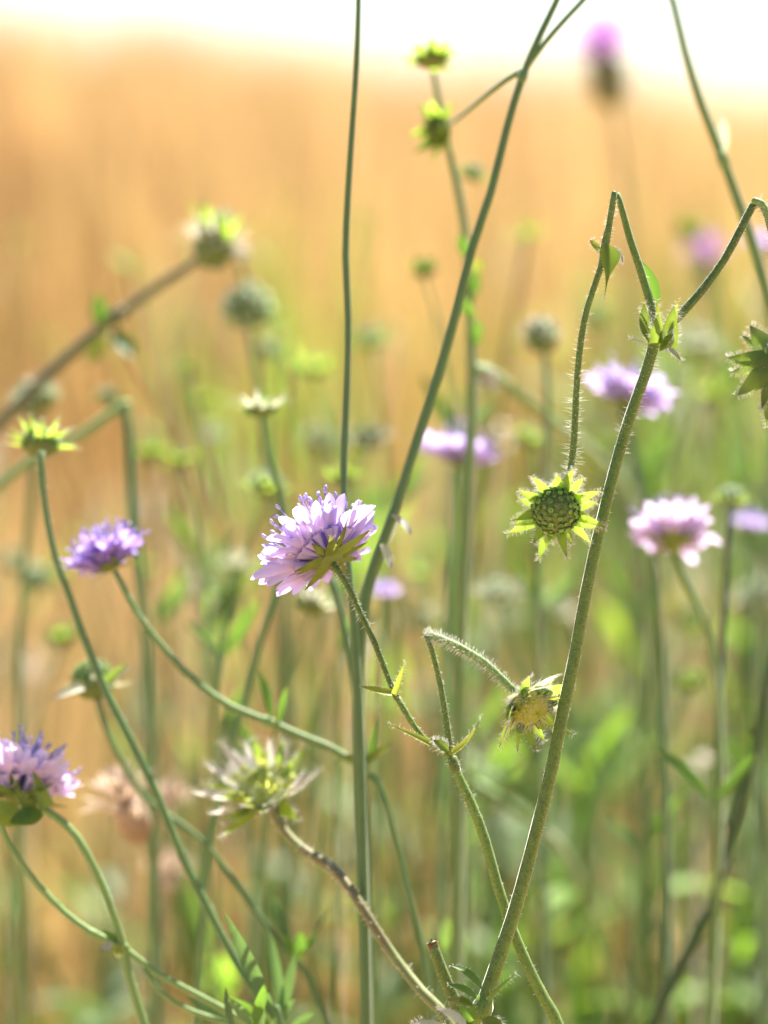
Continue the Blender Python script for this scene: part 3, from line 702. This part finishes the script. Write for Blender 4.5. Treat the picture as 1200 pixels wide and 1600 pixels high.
make_plant('bare slender stem sweeping up left to a lime green star shaped head', [
    dict(ground=True, mat='bluestem', pts=[(64, 706, 13), (67, 760, 13), (74, 815, 13), (87, 872, 14), (110, 935, 15), (137, 1012, 16), (170, 1090, 17), (208, 1163, 17), (240, 1230, 17), (265, 1290, 17), (290, 1350, 17), (320, 1410, 18), (350, 1468, 18), (383, 1525, 19), (412, 1570, 19), (440, 1612, 20)], hairs=[(0, .3, 150, 7)]),
], [('seed', 63, 700, 64, (.0, .93, -.36), dict(b=12, bract='bract_lime', el=.28, bend=.2, ball=.46, n=24, r0=.12, flat=.8, W=.40, elj=.5, lens=[.85, .7, .8]))], b=10, seed=44)

make_plant('lilac flower head tilted left on an arching pale stem joining a dark upright stem', [
    dict(ground=True, mat='bluestem', pts=[(520, 905, 12), (532, 960, 14), (548, 1030, 15), (560, 1110, 17), (568, 1200, 18), (572, 1300, 19), (573, 1400, 20), (574, 1500, 20), (574, 1610, 21)], nodes=[(568, 1198, 26)]),
    dict(name='branch', mat='palestem', pts=[(566, 1198, 15), (545, 1186, 16), (515, 1168, 16), (470, 1150, 16), (420, 1128, 16), (360, 1104, 16), (310, 1069, 16), (262, 1020, 15), (216, 962, 14), (190, 912, 13), (180, 893, 12)], hairs=[(0, 1, 200, 7)], nodes=[(430, 1132, 22)]),
    dict(name='branch', mat='bluestem', pts=[(570, 1205, 13), (592, 1225, 13), (610, 1280, 13), (632, 1370, 13), (650, 1440, 14), (668, 1530, 14), (680, 1620, 14)]),
], [('flower', 176, 888, 80, (-.42, .85, -.22), dict(b=11, detail=2, petal='petal_violet', roll=1.2, spread=.15, nout=19)), ],
 [(436, 1128, (.3, .9, .1), (-.5, .3, .7), 60, 16, .3, 'leaf', dict(b=11)), (424, 1122, (-.2, 1, .1), (.5, .3, .7), 80, 16, -.2, 'leaf', dict(b=11)),
  (566, 1196, (.7, .6, .1), (-.5, .3, .7), 60, 16, -.3, 'leaf_yellow', dict(b=11)), (568, 1200, (-.5, .5, .5), (.1, .4, .7), 40, 18, -.3, 'leaf_yellow', dict(b=10)),
  (575, 1205, (.2, .9, .1), (-.5, .3, .7), 90, 14, .2, 'leaf', dict(b=12))], b=11, seed=55)

make_plant('tall bluish stem leaning right from behind the sharp flower up past the top edge', [
    dict(ground=True, mat='bluestem', pts=[(888, -45, 12), (868, 5, 13), (846, 50, 14), (817, 118, 15), (792, 200, 16), (767, 300, 17), (737, 390, 18), (712, 490, 19), (687, 580, 20), (664, 652, 20), (641, 722, 20), (618, 795, 21), (592, 865, 22), (572, 930, 24), (562, 1010, 24), (560, 1100, 24), (562, 1250, 24), (568, 1400, 25), (572, 1620, 26)], nodes=[(820, 110, 20)]),
    dict(name='branch', mat='bluestem', pts=[(820, 108, 11), (790, 125, 11, 9), (752, 155, 10, 11), (722, 180, 10, 14), (700, 196, 10, 17)]),
    dict(name='branch', mat='bluestem', pts=[(818, 112, 11), (850, 68, 11), (885, 28, 11), (925, -15, 11), (960, -60, 10)]),
], [], [(612, 805, (.5, -.3, .3), (.3, .7, .4), 46, 20, -.6, 'bract_silver', dict(b=7)), (596, 850, (.3, -.6, .2), (.3, .7, .4), 44, 22, -.3, 'bract_silver', dict(b=7)), (590, 870, (.5, .6, .2), (.3, .7, .4), 70, 18, .4, 'bract_silver', dict(b=9))], b=8, seed=66)

make_plant('straight dark green stem rising from behind the sharp flower out of the top edge', [
    dict(ground=True, mat='bluestem', pts=[(560, -60, 10), (560, 10, 11), (557, 100, 12), (551, 190, 12), (544, 300, 13), (540, 400, 14), (544, 500, 14), (542, 600, 15), (538, 700, 15), (537, 760, 15), (540, 850, 16), (552, 960, 17), (560, 1100, 18), (566, 1300, 18), (572, 1610, 20)]),
], [], b=6.5, seed=67)

make_plant('slim bluish stem topped by a flat pale green head beside the sharp flower', [
    dict(ground=True, mat='bluestem', pts=[(413, 650, 12), (418, 690, 12), (425, 730, 13), (440, 768, 14), (447, 830, 15), (437, 900, 15), (421, 955, 16), (404, 1010, 16), (385, 1085, 16), (365, 1155, 16), (342, 1255, 16), (322, 1335, 17), (316, 1450, 17), (310, 1545, 18), (304, 1620, 18)]),
], [('seed', 408, 645, 62, (-.1, .95, -.05), dict(b=16, bract='bract_green', alt='bract_silver', el=.25, bend=.3, ball=.40, flat=.6, n=18, r0=.1))], b=16, seed=68)

make_plant('mauve flower head cut by the left edge on a bending pale green stem', [
    dict(ground=True, mat='palestem', pts=[(62, 1262, 16), (90, 1278, 17), (120, 1308, 18), (150, 1362, 18), (172, 1415, 18), (190, 1470, 18), (203, 1530, 19), (220, 1585, 20), (232, 1630, 20)], hairs=[(0, .3, 160, 6)]),
], [('flower', 26, 1250, 112, (.12, .86, -.38), dict(b=8, detail=2, petal='petal_pale', roll=.7, spread=.12, bract='bract_green', bl=.7, bw=.34))],
 [(72, 1262, (-.3, .9, .3), (.5, .1, .8), 66, 36, .1, 'bract_green', dict(b=7, p=1, hairs=20, name='bract')), (48, 1268, (-.5, .8, .4), (.3, .3, .8), 56, 28, .2, 'bract_green', dict(b=7, p=1, hairs=30, name='bract')), (40, 1280, (-.9, .2, .3), (.2, .4, .8), 76, 40, .1, 'bract_green', dict(b=7, name='bract')), (66, 1270, (-.55, -.15, .4), (.1, .4, .9), 60, 30, .1, 'leaf', dict(b=7, name='bract'))], b=8, seed=77)

make_plant('thin striped stem slanting down from the left edge to a yellow joint', [
    dict(ground=True, mat='palestem', pts=[(-30, 1230, 12), (-5, 1270, 12), (8, 1305, 12), (25, 1335, 13), (60, 1382, 14), (100, 1425, 15), (145, 1458, 15), (190, 1478, 14), (240, 1517, 13), (300, 1550, 13), (370, 1588, 13), (430, 1630, 13)], nodes=[(182, 1477, 21), (135, 1452, 18)]),
    dict(name='branch', mat='palestem', pts=[(225, 1512, 9), (250, 1550, 10), (300, 1580, 11), (360, 1600, 11), (420, 1630, 11)]),
], [('seed', -40, 1215, 60, (-.5, .8, .2), dict(b=8, bract='bract_lime', detail=2))], [(186, 1476, (-.1, -.9, .4), (.2, .3, .9), 24, 20, .3, 'leaf_yellow', dict(b=7, name='bract')), (176, 1472, (-.6, -.4, .4), (.2, .3, .9), 26, 14, .3, 'bract_silver', dict(b=7, name='bract')), (190, 1474, (-.7, .5, .2), (.2, .3, .9), 40, 12, .3, 'leaf', dict(b=8, name='bract'))], b=8, seed=78)

make_plant('round dark green seed head with white lower bracts behind the sweeping stem', [
    dict(ground=True, mat='bluestem', pts=[(150, 1085, 11), (162, 1130, 12), (188, 1185, 12), (225, 1245, 12), (265, 1275, 12), (300, 1300, 12), (340, 1340, 12), (390, 1412, 13), (435, 1470, 14), (470, 1508, 14), (490, 1550, 15), (512, 1600, 15), (520, 1640, 16)], nodes=[(462, 1497, 26)]),
], [('seed', 146, 1072, 62, (-.05, .9, -.3), dict(b=14, bract='bract_silver', alt='bract_green', el=-.12, bend=.1, n=9, ball=.56, flat=1.0, r0=.2, W=.26, hairs=20))],
 [(132, 1070, (-.85, -.28, .3), (.1, .7, .6), 62, 17, -.2, 'bract_silver', dict(b=13, p=1, name='bract')), (130, 1076, (-.7, -.2, .5), (.1, .7, .6), 50, 15, -.2, 'bract_silver', dict(b=12, p=1, name='bract')), (165, 1064, (.85, .35, .2), (.1, .7, .6), 58, 16, .2, 'bract_silver', dict(b=14, p=1, name='bract')), (165, 1066, (.7, .55, .2), (.1, .5, .8), 50, 22, .2, 'bract_green', dict(b=13, p=1, name='bract')), (462, 1498, (-.55, .8, .1), (.5, .4, .5), 46, 15, .4, 'leaf', dict(b=13)), (468, 1496, (.5, .8, .1), (-.5, .4, .5), 52, 16, -.2, 'leaf', dict(b=13)), (466, 1500, (.1, .95, .2), (.1, -.1, .9), 50, 20, .1, 'leaf', dict(b=13)), (470, 1492, (.55, .8, -.1), (-.5, .4, .5), 90, 7, .1, 'leaf_blue', dict(b=14)), (460, 1490, (-.3, .9, -.1), (-.5, .4, .5), 100, 20, .1, 'leaf_blue', dict(b=14))], b=14, seed=79)

lv = []
_r = random.Random(9)
for (x, y, u, L, W, bn) in ((430, 1590, (-.42, .9, .1), 190, 22, .15), (440, 1600, (-.1, .98, .1), 150, 20, -.2), (420, 1600, (-.75, .6, .2), 90, 18, .4), (436, 1590, (.25, .9, .2), 110, 18, -.2), (400, 1605, (-.6, .75, .2), 80, 16, .6), (395, 1608, (.3, .9, .2), 90, 18, .3), (380, 1612, (-.8, .45, .2), 110, 18, .3), (425, 1606, (.6, .7, .3), 70, 16, .3), (410, 1610, (-.2, .9, .3), 70, 18, .5), (450, 1610, (.7, .6, .1), 60, 14, .6), (370, 1620, (-.3, .9, .2), 80, 14, -.4)):
    lv.append((x, y, u, (_r.uniform(-.5, .5), _r.uniform(0, .5), .6), L, W, bn, _r.choice(['leaf_blue', 'leaf_blue', 'leaf']), dict(b=_r.uniform(5, 10))))
make_plant('leafy shoot with narrow curling leaves at the lower edge left of the brown stem', [dict(ground=True, mat='bluestem', pts=[(432, 1572, 12), (438, 1600, 14), (446, 1640, 16)])], [], lv, b=8, seed=80, group='leafy shoots')

# ------------------------------------------------------------------ clearly out of focus, behind
make_plant('thick blurred stem slanting up right to a seed head tufted white, far left', [
    dict(ground=True, mat='duskstem', pts=[(326, 392, 17), (290, 418, 19), (240, 452, 20), (182, 494, 21), (130, 535, 25), (78, 583, 25), (20, 640, 25), (-50, 715, 26), (-120, 800, 26)], nodes=[(182, 494, 32)]),
    dict(name='branch', mat='strawstem', pts=[(182, 500, 14), (210, 570, 14, 34), (255, 660, 14, 36), (310, 760, 14, 38), (370, 850, 14, 40)]),
], [('seed', 333, 388, 78, (.12, .95, .1), dict(b=26, detail=1, bract='bract_lime', alt='bract_silver', el=1.05, elj=.3, bend=.1, ball=.42, chaff=45, hairs=0, flat=1.7, n=18, L=1.25))],
 [(160, 515, (-.2, .9, .2), (.4, .2, .8), 60, 30, .2, 'leaf', dict(b=27)), (175, 520, (.4, -.4, .3), (.3, .4, .8), 60, 34, -.2, 'leaf', dict(b=28)), (160, 520, (-.4, -.9, .3), (.3, .4, .8), 60, 30, .2, 'leaf_yellow', dict(b=30))], b=27, seed=81)

make_plant('bluish round seed head below the white tufted one on a thin stem', [
    dict(ground=True, mat='bluestem', pts=[(368, 385, 12), (376, 420, 13), (388, 470, 13), (395, 540, 14), (404, 600, 14), (420, 720, 15), (440, 900, 16), (450, 1200, 18), (455, 1620, 20)]),
], [('seed', 386, 486, 56, (.1, .5, .8), dict(b=34, detail=1, bract='bract_silver', el=.3, ball=.68, hairs=0)), ('seed', 372, 400, 34, (.1, .9, .1), dict(b=32, detail=1, bract='bract_silver', el=.5, hairs=0, fruit='chaff')), ('seed', 418, 552, 34, (.4, .7, .3), dict(b=38, detail=1, bract='bract_green', hairs=0))], b=34, seed=82)

make_plant('blurred stem bent sharply over like a hook at the left, pale on its fold', [
    dict(ground=True, mat='bluestem', pts=[(196, 637, 20), (202, 680, 22), (206, 760, 22), (212, 850, 22), (224, 960, 22), (232, 1080, 23), (236, 1180, 23), (240, 1400, 24), (245, 1620, 24)]),
    dict(name='branch', mat='palestem', pts=[(203, 632, 18), (192, 634, 20), (160, 656, 20), (125, 680, 20), (70, 705, 20), (15, 745, 20), (-50, 800, 20)]),
], [('seed', -70, 815, 70, (-.5, -.8, .1), dict(b=24, detail=1, hairs=0)), ('seed', 168, 625, 34, (.2, .9, .2), dict(b=32, detail=1, bract='bract_lime', hairs=0))], b=24, seed=83)

make_plant('whitish green blurred seed head peeping over the lime star at the left edge', [
    dict(ground=True, mat='bluestem', pts=[(60, 640, 12), (55, 720, 14), (40, 860, 14), (30, 1000, 15), (30, 1250, 16), (35, 1620, 18)]),
], [('seed', 58, 632, 58, (-.35, .9, .1), dict(b=30, detail=1, bract='bract_silver', el=.6, ball=.6, hairs=0, chaff=30))], b=30, seed=84)

make_plant('blurred stem with a small upright green head and a side head, top centre', [
    dict(ground=True, mat='palestem', pts=[(676, 100, 11), (680, 125, 12), (690, 180, 14), (704, 245, 15), (718, 310, 17), (728, 380, 18), (732, 470, 19), (736, 545, 20), (738, 620, 22), (735, 700, 23), (729, 800, 24), (724, 900, 25), (720, 1000, 25), (717, 1150, 25), (714, 1400, 26), (712, 1620, 26)]),
    dict(name='branch', mat='palestem', pts=[(740, 576, 20), (762, 578, 22, 22), (800, 606, 22, 25), (850, 645, 22, 28), (900, 685, 22, 32), (950, 730, 20, 36), (1000, 790, 20, 40)]),
], [('seed', 675, 97, 54, (-.05, .95, -.25), dict(b=17, detail=2, bract='bract_lime', fruit='bract_lime', el=.35, n=26, W=.42, elj=.45, hairs=0, ball=.45, flat=.6)), ('seed', 690, 203, 58, (-.75, -.2, .55), dict(b=18, detail=2, bract='bract_lime', alt='bract_green', fruit='bract_lime', el=.3, n=22, W=.42, elj=.5, ball=.4, hairs=0)),
    ('seed', 736, 275, 36, (.3, .8, .1), dict(b=28, detail=1, hairs=0)), ('seed', 755, 590, 36, (.5, .3, .5), dict(b=22, detail=1, hairs=0, bract='bract_silver', fruit='chaff'))],
 [(730, 470, (.3, .9, .2), (.1, .2, .9), 50, 24, .1, 'leaf', dict(b=19)), (732, 440, (.4, .7, .2), (.1, .2, .9), 44, 24, .1, 'leaf_yellow', dict(b=20)), (728, 400, (-.3, .8, .2), (.1, .2, .9), 36, 20, .1, 'leaf', dict(b=18)), (734, 545, (.3, .8, .2), (.1, .2, .9), 50, 22, .1, 'leaf', dict(b=19)), (738, 500, (-.4, .7, .3), (.1, .2, .9), 44, 20, .1, 'leaf', dict(b=18))], b=19, seed=85)

make_plant('lilac flower behind the thick upright stem right of the centre', [
    dict(ground=True, mat='bluestem', pts=[(708, 735, 12), (706, 800, 13), (700, 950, 14), (690, 1200, 16), (685, 1620, 18)]),
], [('flower', 716, 728, 78, (.18, .92, -.1), dict(b=24, detail=1, spread=.15))], b=24, seed=86)

make_plant('blurred lilac flower tilted right behind the tall sharp stem', [
    dict(ground=True, mat='bluestem', pts=[(972, 640, 13), (990, 700, 14), (1010, 800, 15), (1030, 950, 16), (1040, 1250, 18), (1040, 1620, 20)]),
], [('flower', 978, 634, 82, (.32, .88, -.2), dict(b=22, detail=1, spread=.1))], b=22, seed=87)

make_plant('large pale lilac flower seen from beneath, right of the sharp stem', [
    dict(ground=True, mat='palestem', pts=[(1052, 858, 14), (1066, 900, 15), (1095, 960, 15), (1118, 1040, 16), (1125, 1200, 17), (1120, 1400, 18), (1110, 1620, 20)]),
], [('flower', 1052, 848, 82, (.0, .72, -.45), dict(b=18, detail=2, petal='petal_pale', spread=.05))], b=19, seed=88)

make_plant('tall blurred green stem crossing the upper right corner', [
    dict(ground=True, mat='palestem', pts=[(1030, -60, 14), (1052, 5, 15), (1070, 80, 16), (1095, 160, 18), (1130, 250, 20), (1160, 332, 21), (1182, 400, 22), (1196, 450, 22), (1210, 520, 22), (1218, 700, 22), (1222, 1000, 23), (1225, 1620, 24)], nodes=[(1128, 245, 26)]),
], [], [(1130, 240, (-.1, .9, .2), (.1, .2, .9), 60, 20, .1, 'bract_silver', dict(b=16))], b=15, seed=89)

make_plant('dark green blurred stem curving up out of the lower right with bright leaves', [
    dict(ground=True, mat='darkstem', pts=[(1215, 1010, 18), (1200, 1060, 19), (1184, 1150, 20), (1166, 1222, 21), (1140, 1320, 22), (1110, 1420, 23), (1070, 1500, 24), (1020, 1605, 25)]),
    dict(name='branch', mat='darkstem', pts=[(1145, 1300, 10), (1118, 1255, 11), (1122, 1150, 11), (1128, 1020, 11), (1134, 900, 11), (1140, 790, 11)]),
], [('seed', 1142, 785, 44, (.1, .95, .0), dict(b=22, detail=1, bract='bract_lime', hairs=0, alt='dead'))],
 [(1108, 1250, (-.62, .75, .1), (.4, .4, .7), 118, 22, -.3, 'leaf', dict(b=15)), (1120, 1250, (.65, .7, .1), (-.4, .4, .7), 100, 20, .2, 'leaf', dict(b=18))], b=20, seed=90)

make_plant('pale white and green seed head alone against the golden grass, upper right', [
    dict(ground=True, mat='bluestem', pts=[(850, 545, 11), (856, 620, 12), (850, 760, 13), (842, 950, 14), (845, 1250, 15), (850, 1620, 16)]),
], [('seed', 848, 532, 48, (-.12, .95, .1), dict(b=26, detail=1, bract='bract_silver', el=.85, ball=.55, hairs=0, chaff=45, flat=1.2))], b=26, seed=91)

make_plant('blurred thistle like magenta head standing against the white sky', [
    dict(ground=True, mat='strawstem', pts=[(952, 110, 12), (960, 180, 13), (975, 300, 14), (985, 500, 15), (990, 800, 16), (995, 1200, 18), (1000, 1620, 20)]),
], [('knap', 948, 100, 74, (-.1, .95, .1), dict(b=56))], b=56, seed=92, kind='knapweed_plant', group='knapweed plants')
make_plant('blurred magenta head between the folded arms of the tall sharp stem', [
    dict(ground=True, mat='strawstem', pts=[(1105, 425, 10), (1110, 500, 12), (1120, 700, 14), (1115, 1000, 15), (1110, 1620, 18)]),
], [('knap', 1106, 410, 44, (-.1, .9, .3), dict(b=56))], b=56, seed=93, kind='knapweed_plant', group='knapweed plants')
make_plant('small lilac flower at the right edge beneath the fold of the sharp arm', [
    dict(ground=True, mat='bluestem', pts=[(1190, 392, 10), (1200, 500, 12), (1205, 800, 14), (1208, 1620, 18)]),
], [('flower', 1190, 388, 36, (.1, .9, .1), dict(b=40, detail=1, spread=.1))], b=40, seed=94)
make_plant('small pink lilac flower low behind the sharp flower stalk', [
    dict(ground=True, mat='bluestem', pts=[(600, 935, 10), (600, 1000, 11), (590, 1200, 13), (588, 1620, 16)]),
], [('flower', 600, 932, 34, (.05, .9, .3), dict(b=24, detail=1, petal='petal_pale', spread=.1))], b=24, seed=95)
make_plant('small lilac flower at the right edge beside the large pale one', [
    dict(ground=True, mat='bluestem', pts=[(1172, 828, 10), (1178, 900, 11), (1180, 1200, 13), (1185, 1620, 16)]),
], [('flower', 1172, 826, 36, (.1, .9, .2), dict(b=32, detail=1, spread=.1))], b=32, seed=96)

make_plant('dried brown withered flower head behind the sweeping stem, lower left', [
    dict(ground=True, mat='strawstem', pts=[(215, 1270, 14), (230, 1320, 15), (242, 1400, 16), (246, 1500, 16), (250, 1620, 18)]),
    dict(name='branch', mat='strawstem', pts=[(238, 1370, 10), (252, 1330, 10), (266, 1262, 10)]),
    dict(name='branch', mat='strawstem', pts=[(246, 1480, 10), (256, 1420, 10), (262, 1385, 10)]),
], [('knap', 200, 1262, 66, (-.3, .8, .3), dict(b=18, petal='dead')), ('knap', 262, 1255, 40, (.3, .8, .3), dict(b=28, petal='dead')), ('knap', 262, 1370, 44, (.2, .9, .3), dict(b=34, petal='dead'))], b=24, seed=97, kind='dried_plant', group=None)

make_plant('pale blurred stalk slanting behind the sharp crossing stems', [
    dict(ground=True, mat='palestem', pts=[(742, 1225, 24), (780, 1250, 24), (830, 1282, 20), (880, 1330, 16, 32), (925, 1420, 14, 36), (960, 1520, 14, 40), (985, 1620, 14, 44)]),
], [], b=27, seed=98, kind='dry_stalk', group=None)

# smaller blurred green heads deeper in the patch
HEADS = [
    (490, 580, 40, 40, 'bract_lime', 'yellowish green head left of the straight dark stem, above the sharp flower'),
    (582, 535, 44, 40, 'bract_lime', 'soft green head just right of the straight dark stem'),
    (500, 695, 40, 42, 'bract_silver', 'pinkish white head close left of the straight dark stem'),
    (416, 765, 50, 26, 'bract_lime', 'broad green head low behind the slim bluish stem'),
    (535, 752, 46, 24, 'bract_green', 'dark green head peeping just above the sharp flower'),
    (577, 690, 42, 34, 'bract_silver', 'pale bluish head between the straight and leaning stems'),
    (664, 425, 34, 30, 'bract_lime', 'small green head left of the leaning bluish stem'),
    (320, 628, 30, 40, 'bract_lime', 'small lime head alone left of the flat pale head'),
    (236, 712, 40, 38, 'bract_lime', 'yellowish head touching the hooked stem on its right'),
    (284, 722, 36, 34, 'bract_lime', 'green cup shaped head right of the hooked stem'),
    (336, 685, 34, 42, 'bract_silver', 'faint pale head between hooked stem and sharp flower'),
    (100, 1000, 40, 34, 'bract_lime', 'yellowish head left of the sweeping stem near the dark seed head'),
    (60, 910, 44, 40, 'bract_green', 'green head left under the violet flower'),
    (22, 885, 40, 44, 'bract_silver', 'greyish head at left edge under the lime star'),
    (368, 890, 40, 34, 'bract_silver', 'soft grey green head left of the sharp flower'),
    (487, 950, 46, 20, 'bract_silver', 'silvery seed head right under the sharp flower'),
    (780, 935, 46, 30, 'bract_silver', 'greyish pink head between sharp stalks, centre right'),
    (862, 955, 48, 40, 'bract_silver', 'pale green head just left of the tall sharp stem'),
    (660, 975, 40, 40, 'bract_silver', 'pale head above the bent stalk'),
    (826, 690, 36, 34, 'bract_lime', 'light green head left of the nodding seed head stalk'),
    (1074, 365, 40, 48, 'bract_green', 'soft green head above the magenta one'),
    (1080, 1070, 34, 30, 'bract_lime', 'small bright green head right of the tall stem, mid height'),
    (982, 1165, 36, 44, 'bract_lime', 'yellow green head right of the tall stem, lower half'),
    (1075, 975, 40, 44, 'bract_lime', 'yellow green head under the large pale flower'),
    (1090, 545, 52, 44, 'bract_silver', 'broad pale head between sharp fork and right seed head'),
    (930, 500, 40, 48, 'bract_lime', 'soft green head between the two folded arms'),
    (1120, 620, 52, 46, 'bract_lime', 'broad green head left under the right seed head'),
    (648, 895, 36, 40, 'bract_lime', 'green head right of the leaning stem at its foot'),
    (1185, 940, 50, 40, 'bract_silver', 'pale head at right edge under the small lilac flower'),
    (960, 700, 40, 44, 'bract_lime', 'green head right of the tall stem under the tilted flower'),
]
for k, (x, y, R, b, br, lab) in enumerate(HEADS):
    _r = random.Random(500 + k); dx = _r.uniform(-40, 40)
    D = dist(b)
    make_plant('blurred ' + lab, [dict(ground=True, mat=_r.choice(['bluestem', 'palestem', 'bluestem']), pts=[(x, y + 8, 6.5), (x + dx * 1.0, y + 80, 7), (x + dx * 2.4, y + 260, 8), (x + dx * 3, y + 520, 9)])],
               [('seed', x, y, R * 1.15, (_r.uniform(-.4, .4), .85, _r.uniform(-.2, .6)), dict(b=b, detail=1, bract=br, el=_r.uniform(.2, .7), ball=_r.uniform(.36, .52), n=18, W=.4, elj=.4, alt='bract_lime', fruit=_r.choice(['fruit', 'bract_lime', 'bract_green']), hairs=0, chaff=12 if br == 'bract_silver' else 0))],
               [(x + dx * 2.4, y + 260, (_r.choice([-.5, .5]), .8, .2), (.1, .3, .8), 120, 18, .3, 'leaf', dict(b=b)), (x + dx * 2.4, y + 262, (_r.choice([-.6, .6]), .6, .3), (.1, .3, .8), 90, 16, -.3, 'leaf_blue', dict(b=b))], b=b, seed=600 + k)
